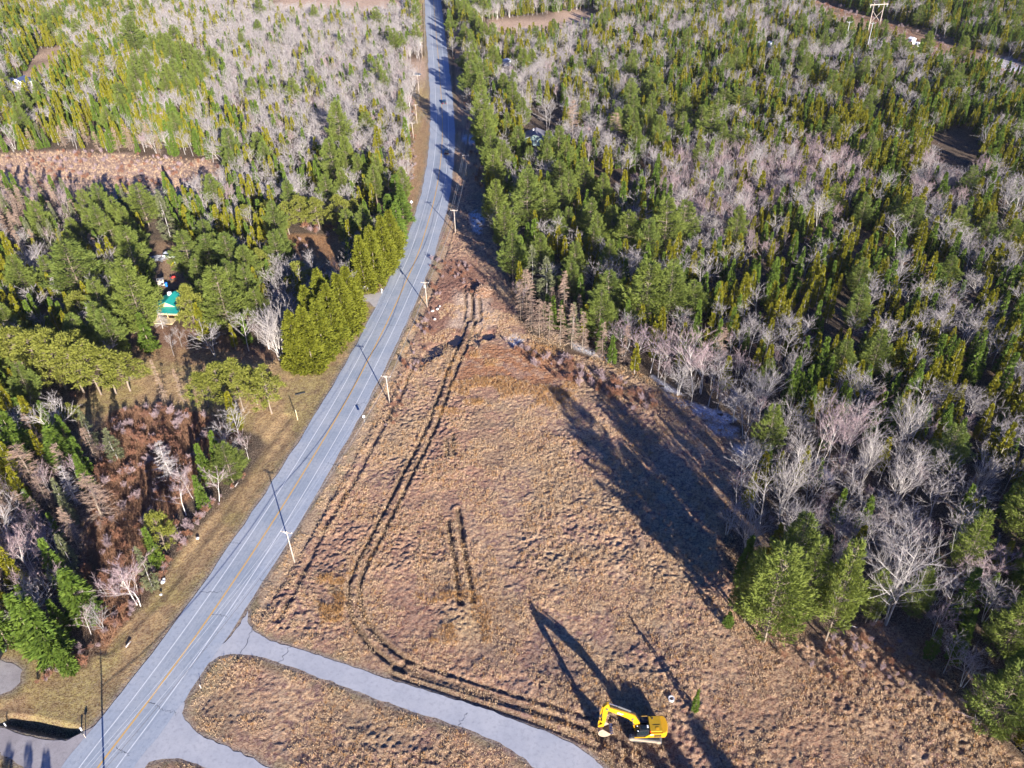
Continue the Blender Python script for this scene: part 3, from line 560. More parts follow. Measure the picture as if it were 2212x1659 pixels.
for i, (bx, by, ty, lb) in enumerate([(790, 628, 510, 'nearest the small gate'), (812, 610, 488, 'second from the gate'), (835, 585, 468, 'third from the gate'), (850, 552, 455, 'fourth from the gate'), (800, 590, 500, 'behind the second one'), (862, 520, 438, 'fifth from the gate'), (872, 480, 400, 'sixth from the gate'), (860, 455, 378, 'seventh from the gate'), (845, 500, 420, 'inner row')]):
    T('norway_spruce' if i < 5 else 'spruce_tree', bx, by, ty, 72 if i < 5 else 48, 'olive spruce of the roadside row above the driveway, '+lb, 'spruces of the upper row by the road')
for i, (bx, by, ty) in enumerate([(-8, 800, 690), (20, 803, 697), (60, 812, 704), (100, 827, 714), (142, 838, 712), (180, 846, 722), (217, 851, 733), (250, 850, 748), (282, 842, 762), (120, 800, 700), (190, 812, 712)]):
    T('red_pine', bx, by, ty, 84, '%s rounded pine of the long lawn row' % ['border-cut first', 'second', 'third', 'fourth', 'fifth', 'sixth', 'seventh', 'eighth', 'right end', 'left one of the two behind in the', 'right one of the two behind in the'][i], 'pines of the long row on the left lawn')
for i, (bx, by, ty, lb) in enumerate([(449, 878, 803, 'left end'), (485, 872, 782, 'second from the left'), (527, 887, 775, 'second from the right'), (587, 891, 788, 'right end near the road'), (555, 872, 792, 'half hidden back')]):
    T('red_pine', bx, by, ty, 72, 'bushy pine of the short lawn row, '+lb, 'pines of the short row by the road')
T('larch_tree', 358, 870, 772, 18, 'thin pale stem on the lawn left of the short pine row, left one'); T('larch_tree', 398, 871, 792, 18, 'thin pale stem on the lawn left of the short pine row, right one')
T('lichen_spruce', 253, 992, 926, 50, 'light green ragged spruce at the top left of the russet thicket')
T('dead_spruce', 372, 1037, 950, 62, 'silvery dead spruce in the middle of the russet thicket')
T('pine_tree', 503, 1040, 957, 84, 'bright green pine alone between the russet thicket and the road')
T('spruce_tree', 140, 1002, 920, 72, 'dark bushy spruce left of the russet thicket'); T('spruce_tree', 50, 990, 885, 66, 'shaggy spruce at the left edge above the pinkish larches')
T('larch_tree', 78, 1055, 958, 90, 'broad brownish larch below the shaggy spruce at the left edge'); T('dead_spruce', 165, 1082, 1003, 42, 'white dead tree between the two left larches')
T('larch_tree', 225, 1122, 1022, 92, 'broad grey-brown larch left of the silvery dead spruce'); T('birch_tree', 473, 1082, 1003, 32, 'white double birch below the bright roadside pine')
T('birch_tree', 402, 1112, 1050, 40, 'many-stemmed birch left of the white double birch')
T('red_pine', 105, 915, 870, 60, 'bright green low pine in the shade above the shaggy spruce'); T('red_pine', 160, 915, 870, 42, 'small bright green pine at the corner of the shaded lawn')
T('red_pine', 362, 1192, 1100, 62, 'roadside pine with a bare stem, above the narrow spruce'); T('lichen_spruce', 332, 1272, 1181, 40, 'narrow olive spruce on a white stem beside the left verge')
T('birch_tree', 298, 1308, 1220, 56, 'white leaning birch on the bank of the left verge'); T('spruce_tree', 188, 1330, 1229, 80, 'dark bushy spruce in the lower left wood near the verge')
T('spruce_tree', 88, 1402, 1286, 70, 'left spruce of the pair above the gravel turnout'); T('spruce_tree', 122, 1422, 1299, 92, 'right spruce of the pair above the gravel turnout')
T('spruce_tree', 152, 1448, 1392, 48, 'small dense spruce at the corner of the lower left wood'); T('spruce_tree', 18, 1392, 1280, 64, 'spruce cut by the left edge above the gravel turnout')
T('wide_tree', 228, 1364, 1310, 52, 'low grey leafless tree right of the spruce pair'); T('birch_tree', 196, 1370, 1318, 24, 'thin birch between the spruce pair and the low grey tree')
T('birch_tree', 80, 1242, 1139, 44, 'pinkish birch in the dark lower left wood, upper one'); T('birch_tree', 73, 1250, 1170, 44, 'pinkish birch in the dark lower left wood, lower one'); T('birch_tree', 25, 1268, 1173, 40, 'birch at the left edge of the dark wood')
T('birch_tree', 125, 1200, 1130, 30, 'birch right of the two pinkish birches')
# right wood edge
T('pine_tree', 1392, 705, 560, 115, 'tall full pine, left of the two big ones above the field'); T('pine_tree', 1440, 700, 570, 110, 'tall full pine, right of the two big ones above the field')
T('pine_tree', 1310, 690, 585, 95, 'pine at the left of the big pine clump above the field'); T('pine_tree', 1490, 690, 605, 85, 'shorter pine at the right of the big pine clump above the field')
T('pine_tree', 1430, 560, 425, 95, 'pine in the back rank above the big pine clump, centre'); T('pine_tree', 1350, 560, 455, 90, 'pine in the back rank above the big pine clump, left'); T('pine_tree', 1470, 540, 430, 85, 'pine in the back rank above the big pine clump, right')
T('pine_tree', 1140, 500, 365, 90, 'widest pine on the wood edge right of the shaded road bend'); T('pine_tree', 1208, 425, 345, 60, 'pine with a pale visible stem behind the widest edge pine'); T('pine_tree', 1175, 490, 390, 80, 'pine right of the widest pine by the road bend')
T('pine_tree', 1078, 465, 405, 50, 'small layered pine on the wood edge by the puddled clearing'); T('cedar_tree', 1085, 505, 462, 42, 'olive cedar under the small layered pine'); T('birch_tree', 1102, 512, 452, 26, 'white birch on the wood corner by the puddled clearing')
T('pine_tree', 1115, 570, 515, 60, 'pine at the corner of the wood above the brush pile'); T('lichen_spruce', 1150, 640, 530, 50, 'pale grey-green conifer above the brush pile'); T('lichen_spruce', 1180, 660, 555, 52, 'ragged grey conifer on the wood edge, right of the brush pile')
T('pine_tree', 1240, 615, 520, 60, 'pine between the grey conifers and the big pine clump')
for i, (bx, by, ty) in enumerate([(1125, 690, 610), (1148, 712, 630), (1165, 728, 640), (1186, 735, 650), (1210, 745, 655), (1235, 752, 650), (1258, 758, 668), (1145, 690, 585), (1218, 700, 580), (1300, 775, 690), (1350, 790, 700)]):
    T('larch_tree', bx, by, ty, 34, 'leafless brown larch on the upper field edge, %s from the left' % ['first', 'second', 'third', 'fourth', 'fifth', 'sixth', 'seventh', 'eighth', 'ninth', 'tenth', 'last'][i], 'larches on the upper field edge')
for i, (bx, by, ty) in enumerate([(1330, 755, 690), (1346, 770, 690), (1378, 790, 700), (1405, 805, 705), (1425, 815, 720), (1470, 835, 740)]):
    T('birch_tree', bx, by, ty, 32, 'white birch at the snowy ditch of the wood, %s from the left' % ['first', 'second', 'third', 'fourth', 'fifth', 'sixth'][i], 'birches at the snowy ditch')
T('birch_tree', 1497, 850, 700, 44, 'tall pale birch clump left of the brown larch on the wood edge'); T('birch_tree', 1512, 848, 735, 38, 'second tall pale birch clump left of the brown larch'); T('larch_tree', 1550, 800, 700, 46, 'brown larch standing above the pale birch clumps')
T('vase_tree', 1640, 888, 785, 90, 'fan-shaped leafless tree at the end of the snow patches'); T('vase_tree', 1708, 832, 745, 64, 'grey fan-shaped tree behind the first cedar of the wood edge'); T('pine_tree', 1650, 845, 772, 50, 'small pine poking out above the fan-shaped tree')
T('pine_tree', 1650, 990, 872, 72, 'bright lone pine between leafless trees on the right field edge'); T('wide_tree', 1676, 965, 846, 66, 'slender leafless tree right of the bright lone pine')
T('vase_tree', 1685, 1110, 960, 110, 'largest leafless tree of the right field edge, central crown'); T('wide_tree', 1740, 1105, 985, 90, 'leafless tree with pinkish twigs right of the largest one'); T('wide_tree', 1640, 1140, 1010, 100, 'leafless tree hanging over the field, left of the largest one'); T('vase_tree', 1610, 1200, 1090, 95, 'blue-grey leafless tree in shade on the right field edge')
T('vase_tree', 1857, 1055, 912, 72, 'tall narrow fan of white stems inside the right wood'); T('vase_tree', 1942, 990, 836, 100, 'big leafless tree with pale crown deep in the right wood'); T('vase_tree', 1935, 1090, 972, 108, 'wide leafless tree in front of the big pale-crowned one')
T('wide_tree', 2022, 890, 820, 60, 'leafless grey tree below the dark gap in the right wood'); T('vase_tree', 2108, 1065, 968, 84, 'leafless tree near the right border above the pines'); T('vase_tree', 2108, 630, 583, 72, 'low white leafless crown near the right border'); T('wide_tree', 1930, 640, 548, 56, 'upright grey leafless tree among olive cedars')
T('pine_tree', 2190, 1180, 1022, 110, 'bright pine cut by the right border'); T('birch_tree', 1818, 1020, 860, 40, 'birch in the dark thicket, right one'); T('birch_tree', 1785, 1015, 868, 40, 'birch in the dark thicket, middle one'); T('birch_tree', 1762, 1020, 855, 36, 'birch in the dark thicket, left one')
T('pine_tree', 1700, 1275, 1108, 115, 'tall pine behind the nearest edge pine'); T('pine_tree', 1648, 1386, 1178, 170, 'nearest big pine on the right field edge'); T('pine_tree', 1608, 1345, 1215, 95, 'low pine skirt left of the nearest big pine')
T('pine_tree', 1722, 1352, 1165, 88, 'second tall pine close behind the nearest big pine'); T('pine_tree', 1620, 1290, 1180, 60, 'dim pine under the shaded blue-grey tree'); T('pine_tree', 1782, 1385, 1165, 95, 'slender pine among pale branches at the field corner'); T('vase_tree', 1720, 1300, 1178, 80, 'leafless tree between the two nearest edge pines'); T('vase_tree', 1808, 1255, 1163, 62, 'pale leafless tree behind the slender pine')
T('wide_tree', 1888, 1348, 1165, 90, 'leafless tree with two stems rising from the field corner'); T('wide_tree', 1915, 1350, 1150, 160, 'spreading leafless tree over the field corner', lean=(0, .22)); T('pine_tree', 2062, 1260, 1100, 80, 'yellow-green pine right of the spreading tree')
T('birch_tree', 2092, 1275, 1170, 50, 'white birch leaning right near the border, front one', lean=(0, .35)); T('birch_tree', 2120, 1265, 1180, 50, 'white birch leaning right near the border, back one', lean=(0, .3))
T('pine_tree', 2155, 1425, 1290, 110, 'shaded dark pine at the lower right'); T('pine_tree', 2128, 1585, 1440, 140, 'dark evergreen at the tip of the lower right field'); T('birch_tree', 2112, 1562, 1490, 46, 'forked white birch in front of the dark evergreen', lean=(0, .2)); T('pine_tree', 2205, 1560, 1400, 100, 'dark evergreen cut by the lower right border')
T('pine_tree', 1870, 1345, 1230, 70, 'low green pine behind the two-stemmed leafless tree'); T('pine_tree', 1960, 1340, 1225, 70, 'dim pine under the spreading leafless tree')
T('spruce_tree', 1571, 1352, 1322, 26, 'small green sapling on the field below the shaded wood edge'); T('spruce_tree', 1500, 1536, 1492, 20, 'small green sapling on the field right of the excavator')
T('larch_tree', 1385, 1190, 1160, 22, 'bare sapling alone on the field near the long shadows')
for i, (bx, by, ty, wd) in enumerate([(1045, 330, 180, 66), (1012, 160, 110, 58), (1020, 215, 130, 66), (1050, 345, 235, 60), (1085, 385, 300, 56), (1008, 110, 60, 50)]):
    T('pine_tree', bx, by, ty, wd, 'right roadside pine, %s from the bend upwards' % ['first', 'fourth', 'third', 'second row left', 'second row right', 'fifth'][i], 'pines along the right of the far road')
for i, (bx, by, hh) in enumerate([(1062, 372, 19), (1068, 425, 20), (1074, 500, 20), (1092, 548, 19), (1108, 605, 18), (1052, 325, 18)]):
    g = G(bx, by); plant('pine_tree', g.x, g.y, hh, label='tall edge pine shading the verge, %s from the top' % ['second', 'third', 'fourth', 'fifth', 'sixth', 'first'][i], group='edge pines right of the bend'); TREES.append((g.x, g.y, 2))
for i, (bx, by, ty, wd) in enumerate([(725, 400, 295, 60), (757, 400, 290, 50), (780, 415, 330, 44), (820, 420, 330, 50), (740, 330, 215, 60), (795, 300, 240, 50)]):
    T('pine_tree', bx, by, ty, wd, 'pine left of the far road, %s' % ['lower left one', 'lower middle one', 'beside the lower middle one', 'lower right one', 'upper left one', 'upper right one'][i], 'pines left of the far road')
for i, (bx, by, ty, wd) in enumerate([(625, 505, 435, 50), (590, 505, 430, 50), (655, 490, 420, 55), (690, 495, 425, 50), (740, 500, 420, 55), (540, 500, 440, 45), (770, 490, 430, 50)]):
    T('red_pine', bx, by, ty, wd, 'roundish pine in the row behind the brown lawn, %s' % ['third', 'second', 'fourth', 'fifth', 'sixth', 'first from the left', 'last on the right'][i], 'pines behind the brown lawn')
T('pine_tree', 285, 45, 10, 50, 'tall feathery pine near the top left, left one'); T('pine_tree', 235, 40, -8, 42, 'dark pine near the top left beside the feathery one'); T('pine_tree', 300, 130, 30, 60, 'large feathery pine of the top left stand')
T('pine_tree', 305, 200, 140, 50, 'grey-green pine in the middle of the upper left wood'); T('pine_tree', 270, 240, 178, 56, 'grey-green pine below the middle of the upper left wood')
T('pine_tree', 1790, 470, 395, 52, 'green pine rising from the pale birch thicket on the right'); T('pine_tree', 1955, 520, 425, 72, 'large yellow-green pine right of the birch thicket'); T('pine_tree', 1920, 500, 420, 40, 'slim pine left of the large yellow-green pine'); T('pine_tree', 1868, 370, 295, 52, 'dark green pine above the birch thicket')
T('pine_tree', 1530, 320, 225, 70, 'tall green pine left of the birch thicket top'); T('pine_tree', 1600, 250, 185, 70, 'broad pine upper middle of the right wood, right one'); T('pine_tree', 1560, 250, 190, 60, 'broad pine upper middle of the right wood, left one')
T('wide_tree', 1183, 285, 195, 50, 'leafless tree behind the white house'); T('larch_tree', 1236, 300, 215, 50, 'rusty larch right of the white house'); T('larch_tree', 1325, 320, 240, 50, 'brown leafless larch in the gap right of the rusty one')
T('pine_tree', 1850+85, 130, 72, 50, 'dark rounded pine under the transmission frame'); T('wide_tree', 1895, 135, 75, 30, 'grey leafless tree on the powerline clearing')
# off-frame conifers whose shadows fall across the near field
for bx, by, hh in ((1495, 1556, 16.0), (1440, 1600, 13.0), (1400, 1612, 11.0)):
    tp = G(bx, by); L_ = hh/math.tan(SUN_EL); plant('spruce_tree', tp.x+math.sin(SUN_AZ)*L_, tp.y+math.cos(SUN_AZ)*L_, hh, width=hh*.62, label='dense spruce standing just outside the near edge of the field', group='spruces outside the near edge')
for bx, by, hh in ((20, 1605, 11.0), (62, 1600, 12.0), (100, 1612, 9.0)):
    tp = G(bx, by); L_ = hh/math.tan(SUN_EL); plant('pine_tree', tp.x+math.sin(SUN_AZ)*L_, tp.y+math.cos(SUN_AZ)*L_, hh, width=hh*.4, label='pine standing just outside the view beyond the lower left driveway', group='pines outside the lower left')
# ------------------------------------------------------------------ forest fill
GRID = ["cmmbbbbbpmmmmmmmsmss", "mcmpbbbbbpbmmscmmmcc", "ccmmmbbbpmpbppmccccs", "lllcbmmmpmpcmkkkkckd", "llpsmmppppcpskkcpcpd", "ppppppbpppppmmccccmm", "sppppbpppplpmcccccmc", "ppp.......llmkbccmcd",
        "ss........lmkkbmbccd", "slrl......bbbkbmkbmc", "llrrb.........kkbbmc", "klrrl.........bpkbkp", "ssrrb.........ppmbbs", "sr............ppppbs", "..................ss", "...................s"]
MIX = dict(c=(('cedar_tree', .58), ('spruce_tree', .27), ('bare_tree', .12), ('pine_tree', .03)), s=(('spruce_tree', .55), ('cedar_tree', .25), ('pine_tree', .07), ('bare_tree', .13)),
           m=(('spruce_tree', .25), ('cedar_tree', .25), ('bare_tree', .37), ('pine_tree', .05), ('birch_tree', .08)), b=(('bare_tree', .70), ('birch_tree', .12), ('cedar_tree', .09), ('spruce_tree', .07), ('pine_tree', .02)),
           k=(('birch_tree', .78), ('bare_tree', .12), ('cedar_tree', .07), ('spruce_tree', .03)), p=(('pine_tree', .42), ('cedar_tree', .22), ('spruce_tree', .18), ('bare_tree', .18)),
           l=(('larch_tree', .48), ('lichen_spruce', .17), ('spruce_tree', .15), ('birch_tree', .2)), d=(('cedar_tree', .5), ('spruce_tree', .22), ('bare_tree', .28)), r=(('shrub', .85), ('birch_tree', .08), ('spruce_tree', .07)))
SP = dict(cedar_tree=(1.6, 7, 14.5), spruce_tree=(1.55, 6.5, 14), pine_tree=(3.2, 12, 18.5), bare_tree=(2.1, 9, 14), birch_tree=(1.3, 7, 11.5), larch_tree=(1.9, 9, 13), lichen_spruce=(1.9, 9, 13), shrub=(.9, 1.2, 3))
step = 2.6; cand = []
for y in np.arange(58, 1150, step):
    hw = 45+y*.66
    for x in np.arange(-hw-10, hw+25, step): cand.append((x, y))
cand = np.array(cand); cand += rng.random(cand.shape)*step
keep = np.ones(len(cand), bool)
for p in OPEN+HOLES+[BRUSH]: keep &= sdf(cand[:, 0], cand[:, 1], p) > .8
keep &= seg_dist(cand[:, 0], cand[:, 1], CLS) > 9.0
keep &= (cand[:, 1] > 64) | (cand[:, 0] > 92) | (cand[:, 0] < -110)
cand = cand[keep]; cand = cand[rng.permutation(len(cand))]
cell = {}
def near_ok(x, y, r):
    cx, cy = int(x//8), int(y//8)
    for i in (-1, 0, 1):
        for j in (-1, 0, 1):
            for (a, b, q) in cell.get((cx+i, cy+j), ()):
                if (a-x)**2+(b-y)**2 < (r+q)**2*.72: return False
    return True
def put(x, y, r): cell.setdefault((int(x//8), int(y//8)), []).append((x, y, r))
for t in TREES: put(*t)
for bx, by, rr_, dep in ((375, 655, 6, 9), (1160, 305, 6.5, 26), (1095, 135, 3.5, 36), (45, 178, 6, 34), (368, 555, 5, 9), (1663, 99, 2.5, 30), (1968, 90, 2.5, 30), (1981, 96, 2, 30), (901, 163, 4, 14)):
    g = G(bx, by); dd_ = Vector((-g.x, -g.y)).normalized()
    for q in range(0, dep+1, 4): put(g.x+dd_.x*q, g.y+dd_.y*q, rr_)
fill = []; clump = fbm(cand[:, 0], cand[:, 1], 34, 60, 2); cl2 = fbm(cand[:, 0], cand[:, 1], 18, 64, 2)
for (x, y), c1, c2 in zip(cand, clump, cl2):
    px, py = PR((x, y, 6)); px += random.gauss(0, 30); py += random.gauss(0, 22)
    ch = GRID[min(15, max(0, int(py//103.7)))][min(19, max(0, int(px//110.6)))]
    if ch == '.': ch = 'm'
    mix = MIX[ch]; u = random.random(); s = 0; kd = mix[-1][0]
    # neighbours tend to be of one kind
    ws = [w_*(.35+2.6*abs(math.sin(c1*19+i*1.7+c2*5))**2) for i, (_, w_) in enumerate(mix)]; tt = sum(ws)
    for (k_, _), w_ in zip(mix, ws):
        s += w_/tt
        if u < s: kd = k_; break
    if ch in 'd' and random.random() < .45: continue
    if ch in 'csd' and random.random() < .12: continue
    if c2 > .62 and ch in 'csdpm' and random.random() < .85: continue
    r, h0, h1 = SP[kd]
    if not near_ok(x, y, r): continue
    put(x, y, r); fill.append((kd, x, y, h0+(h1-h0)*min(1, max(0, random.gauss(.5, .25))), r))
# who gets an object of its own: the largest in the picture
byk = {}
for t in fill:
    px, py = PR((t[1], t[2], t[3]*.5)); vis = -60 < px < 2270 and -40 < py < 1710
    byk.setdefault(t[0], []).append((not vis, t[2]/(t[3]**.3), t, px, py))
LAND = [((45, 178), 'the long white house'), ((240, 350), 'the tan marsh'), ((322, 440), 'the marsh-edge pine'), ((375, 655), 'the green-roofed house'), ((660, 540), 'the brown lawn'), ((700, 680), 'the lower spruce screen'), ((835, 540), 'the upper spruce row'),
        ((140, 780), 'the long pine row'), ((520, 830), 'the short pine row'), ((370, 990), 'the silvery dead spruce'), ((503, 1000), 'the bright roadside pine'), ((110, 1370), 'the turnout spruces'), ((40, 1010), 'the broad left larch'), ((1160, 305), 'the white house'), ((1095, 132), 'the small white shed'),
        ((1410, 630), 'the big pine clump'), ((1130, 430), 'the widest pine by the bend'), ((1035, 620), 'the brush pile'), ((1890, 50), 'the transmission frame'), ((1550, 400), 'the birch thicket'), ((1955, 470), 'the large yellow-green pine'), ((1560, 915), 'the blue snow patches'), ((1500, 780), 'the pale birch clumps'),
        ((1690, 1040), 'the largest edge tree'), ((1650, 930), 'the bright lone pine'), ((1940, 910), 'the big pale-crowned tree'), ((1668, 1280), 'the nearest big pine'), ((1915, 1250), 'the spreading corner tree'), ((2128, 1510), 'the field-tip evergreen'), ((2190, 1100), 'the border pine'),
        ((2108, 605), 'the low white crown'), ((2060, 340), 'the dark gap at upper right'), ((1600, 230), 'the broad upper pines'), ((740, 350), 'the pines left of the far road'), ((300, 100), 'the feathery top left pines'), ((560, 200), 'the white bare wood'), ((1150, 55), 'the small tan clearing'), ((1740, 620), 'the middle wood cedars'), ((955, 20), 'the far end of the road')]
KD = dict(cedar_tree='olive cedar', spruce_tree='dark green spruce', pine_tree='feathery green pine', bare_tree='pale leafless tree', birch_tree='thin white birch', larch_tree='brown leafless larch', lichen_spruce='grey-green spruce', shrub='russet leafless shrub')
ORD = ['nearest', 'second nearest', 'third nearest', 'fourth nearest', 'fifth nearest', 'sixth nearest', 'seventh nearest', 'eighth nearest']
GNP = {}
for kd, L in byk.items():
    L.sort(key=lambda t: (t[0], t[1])); nind = {'cedar_tree': 290, 'spruce_tree': 230, 'pine_tree': 190, 'bare_tree': 260, 'birch_tree': 260, 'larch_tree': 120, 'lichen_spruce': 60, 'shrub': 60}[kd]
    slots = {}
    for hid, _, t, px, py in L[:nind]:
        if hid: continue
        (lx, ly), nm = min(LAND, key=lambda q: (q[0][0]-px)**2+(q[0][1]-py)**2); dx, dy = px-lx, py-ly
        rel = ('right of' if dx > 0 else 'left of') if abs(dx) > abs(dy) else ('below' if dy > 0 else 'above')
        slots.setdefault((nm, rel), []).append((dx*dx+dy*dy, t))
    for (nm, rel), S in slots.items():
        S.sort(key=lambda q: q[0])
        for k, (_, t) in enumerate(S):
            sz = 'tall' if t[3] > (SP[kd][1]+SP[kd][2])/2 else 'short'
            lb = ('%s %s, %s %s %s' % (sz, KD[kd], ORD[k], rel, nm)) if k < 8 else '%s %s deep in the wood %s %s' % (sz, KD[kd], rel, nm)
            lb = lb.replace('leafless ', '') if len(lb.split()) > 16 else lb
            plant(t[0], t[1], t[2], t[3], label=lb, group='%s %s %s %s' % (KD[kd], 'trees', rel, nm))
    vis_done = [t for t in L[:nind] if not t[0]]; rest = [t[2] for t in L[len(vis_done):]]
    GNP[kd] = rest
# russet thicket on the left, shrubs on the field edges and the marsh
def scatter(poly, n, smin=0):
    w_ = poly; xs = [p[0] for p in w_]; ys = [p[1] for p in w_]; A = np.stack([rng.uniform(min(xs), max(xs), n*4), rng.uniform(min(ys), max(ys), n*4)], 1)
    A = A[sdf(A[:, 0], A[:, 1], w_) < smin]; return A[:n]
sh = []
for p, n, h0, h1 in ((BRUSH, 260, 1.0, 2.8), (MARSH, 260, .8, 2.6), (W([(1085, 735), (1210, 775), (1330, 815), (1430, 870), (1400, 900), (1300, 870), (1150, 790)]), 110, .8, 2.6), (W([(880, 760), (930, 640), (925, 560), (960, 560), (950, 690), (900, 820), (830, 960), (800, 990)]), 60, .6, 2.0),
                     (W([(940, 560), (1010, 570), (1080, 680), (1000, 620)]), 60, .6, 1.6), (W([(1590, 1340), (1700, 1385), (1900, 1345), (2080, 1530), (1900, 1500), (1700, 1440)]), 70, .6, 1.8), (W([(180, 1440), (300, 1318), (430, 1140), (520, 1040), (560, 1000), (440, 1100), (330, 1240), (230, 1360)]), 150, .6, 2.2), (CORR, 320, .8, 2.4), (W([(60, 1500), (130, 1450), (200, 1400), (150, 1400)]), 50, .5, 1.6), (W([(990, 100), (1003, 150), (1040, 330), (1046, 400), (1030, 420), (1015, 330), (995, 200)]), 130, .6, 2), (W([(880, 210), (888, 330), (880, 450), (893, 400), (900, 330), (898, 210)]), 60, .6, 1.6), (W([(560, 520), (700, 480), (740, 505), (610, 560)]), 25, 1.5, 3.0)):
    for a in scatter(p, n): sh.append(('shrub', a[0], a[1], random.uniform(h0, h1), .9))
for t in rng.permutation(len(cand))[:1500]: sh.append(('shrub', cand[t][0], cand[t][1], random.uniform(1, 3), .9))
sh.sort(key=lambda t: t[2])
for i, t in enumerate(sh[:170]):
    if PR((t[1], t[2], 0))[1] > 1690: continue
    px, py = PR((t[1], t[2], 0)); (lx, ly), nm = min(LAND, key=lambda q: (q[0][0]-px)**2+(q[0][1]-py)**2); plant('shrub', t[1], t[2], t[3], label='low leafless brown shrub in the brush near '+nm, group='low shrubs near '+nm, z=gz(t[1], t[2])-.05)
GNP['shrub'] = GNP.get('shrub', [])+sh[170:]
# stuff objects: rest of each kind as one object of instances
def forest(name, pts, kind, label, cat):
    nv = len(PROTO[kind]); n = len(pts)
    me = bpy.data.meshes.new(name); me.vertices.add(n); me.vertices.foreach_set('co', np.array([(t[1], t[2], -.1) for t in pts], np.float32).ravel())
    s = np.array([t[3] for t in pts])/PROTO[kind][0][2]; wv = s*rng.uniform(.85, 1.2, n)
    for nm, ty, ar in (('rot', 'FLOAT_VECTOR', np.stack([rng.normal(size=n)*.03, rng.normal(size=n)*.03, rng.random(n)*6.283], 1)), ('scl', 'FLOAT_VECTOR', np.stack([wv, wv, s], 1))):
        a = me.attributes.new(nm, ty, 'POINT'); a.data.foreach_set('vector', ar.astype(np.float32).ravel())
    a = me.attributes.new('idx', 'INT', 'POINT'); a.data.foreach_set('value', rng.integers(0, nv, n).astype(np.int32))
    o = link(name, me); tag(o, label, cat, kind='stuff')
    ng = bpy.data.node_groups.new(name, 'GeometryNodeTree'); ng.interface.new_socket('Geometry', in_out='INPUT', socket_type='NodeSocketGeometry'); ng.interface.new_socket('Geometry', in_out='OUTPUT', socket_type='NodeSocketGeometry')
    gi = ng.nodes.new('NodeGroupInput'); go = ng.nodes.new('NodeGroupOutput'); jo = ng.nodes.new('GeometryNodeJoinGeometry')
    def attr(nm, ty): a = ng.nodes.new('GeometryNodeInputNamedAttribute'); a.data_type = ty; a.inputs[0].default_value = nm; return [s_ for s_ in a.outputs if s_.enabled and s_.name == 'Attribute'][0]
    R_, S_, I_ = attr('rot', 'FLOAT_VECTOR'), attr('scl', 'FLOAT_VECTOR'), attr('idx', 'INT')
    for part in (0, 1):
        j = ng.nodes.new('GeometryNodeJoinGeometry')
        for v in range(nv):
            oi = ng.nodes.new('GeometryNodeObjectInfo'); oi.inputs['Object'].default_value = REFOBJ[(kind, v)][part]; oi.inputs['As Instance'].default_value = True; ng.links.new(oi.outputs['Geometry'], j.inputs[0])
        ip = ng.nodes.new('GeometryNodeInstanceOnPoints'); ng.links.new(gi.outputs[0], ip.inputs['Points']); ng.links.new(j.outputs[0], ip.inputs['Instance']); ip.inputs['Pick Instance'].default_value = True
        ng.links.new(I_, ip.inputs['Instance Index']); ng.links.new(R_, ip.inputs['Rotation']); ng.links.new(S_, ip.inputs['Scale']); ng.links.new(ip.outputs[0], jo.inputs[0])
    ng.links.new(jo.outputs[0], go.inputs[0]); md = o.modifiers.new('scatter', 'NODES'); md.node_group = ng; return o
INFO = dict(cedar_tree=('cedar_forest', 'far mass of olive cedars filling the woods'), spruce_tree=('spruce_forest', 'far mass of dark spruces filling the woods'), pine_tree=('pine_forest', 'far pines rising out of the distant woods'), bare_tree=('bare_forest', 'far whitish leafless trees of the distant woods'),
            birch_tree=('birch_forest', 'far thicket of thin white birches'), larch_tree=('larch_forest', 'far brown leafless larches below the marsh'), lichen_spruce=('grey_spruce_forest', 'far grey-green spruces below the marsh'), shrub=('undergrowth', 'brown leafless undergrowth of thickets and wood floors'))
for kd, pts in GNP.items():
    for v in range(len(PROTO[kd])):
        if (kd, v) not in REFOBJ:
            t = pts.pop(); plant(kd, t[1], t[2], t[3], label='%s lost in the distant wood' % KD[kd], group='distant '+KD[kd], var=v)
    if pts: forest(INFO[kd][0], pts, kd, INFO[kd][1], 'undergrowth' if kd == 'shrub' else 'woods')
print('fill', {k: len(v) for k, v in byk.items()}, 'stuff', {k: len(v) for k, v in GNP.items()})
# ------------------------------------------------------------------ tall dry grass as real blades
def grass(name, polys, mat, label, hh=(.25, .6), patch=None):
    A = np.concatenate([scatter(p, n, 3 if patch else 0) for p, n in polys])
    if patch: A = A[fbm(A[:, 0], A[:, 1], 4.5, 81, 3) > patch]
    A = A[seg_dist(A[:, 0], A[:, 1], CLS) > 7.2]
    for r_ in ROADS: A = A[sdf(A[:, 0], A[:, 1], r_) > .7]
    z = np.array([gz(a, b) for a, b in A]); k = 7; P = np.repeat(np.column_stack([A, z-.05]), k, 0)+np.c_[rng.normal(size=(len(A)*k, 2))*.12, np.zeros(len(A)*k)]
    D = rng.normal(size=(len(P), 3))*.55+np.array([.15, -.05, 1.]); D[:, 2] = np.abs(D[:, 2])+.15; L = rng.uniform(*hh, len(P)); D /= np.linalg.norm(D, axis=1, keepdims=True)
    S = np.cross(D, rng.normal(size=D.shape)); S /= np.linalg.norm(S, axis=1, keepdims=True); V = np.stack([P-S*.04, P+S*.04, P+D*L[:, None]], 1).reshape(-1, 3)
    tag(link(name, mesh_np(name, V, [np.arange(len(V)).reshape(-1, 3)], mat)), label, 'grass', kind='stuff')
FW = FIELD; N1 = W([(458, 1326), (930, 640), (1100, 690), (1400, 830), (1600, 960), (1560, 1200), (1700, 1388), (2000, 1430), (2212, 1700), (300, 1700)])
grass('dry_grass', [(N1, 90000)], M['straw'], 'dry straw coloured grass tussocks over the field', (.15, .5), .47)
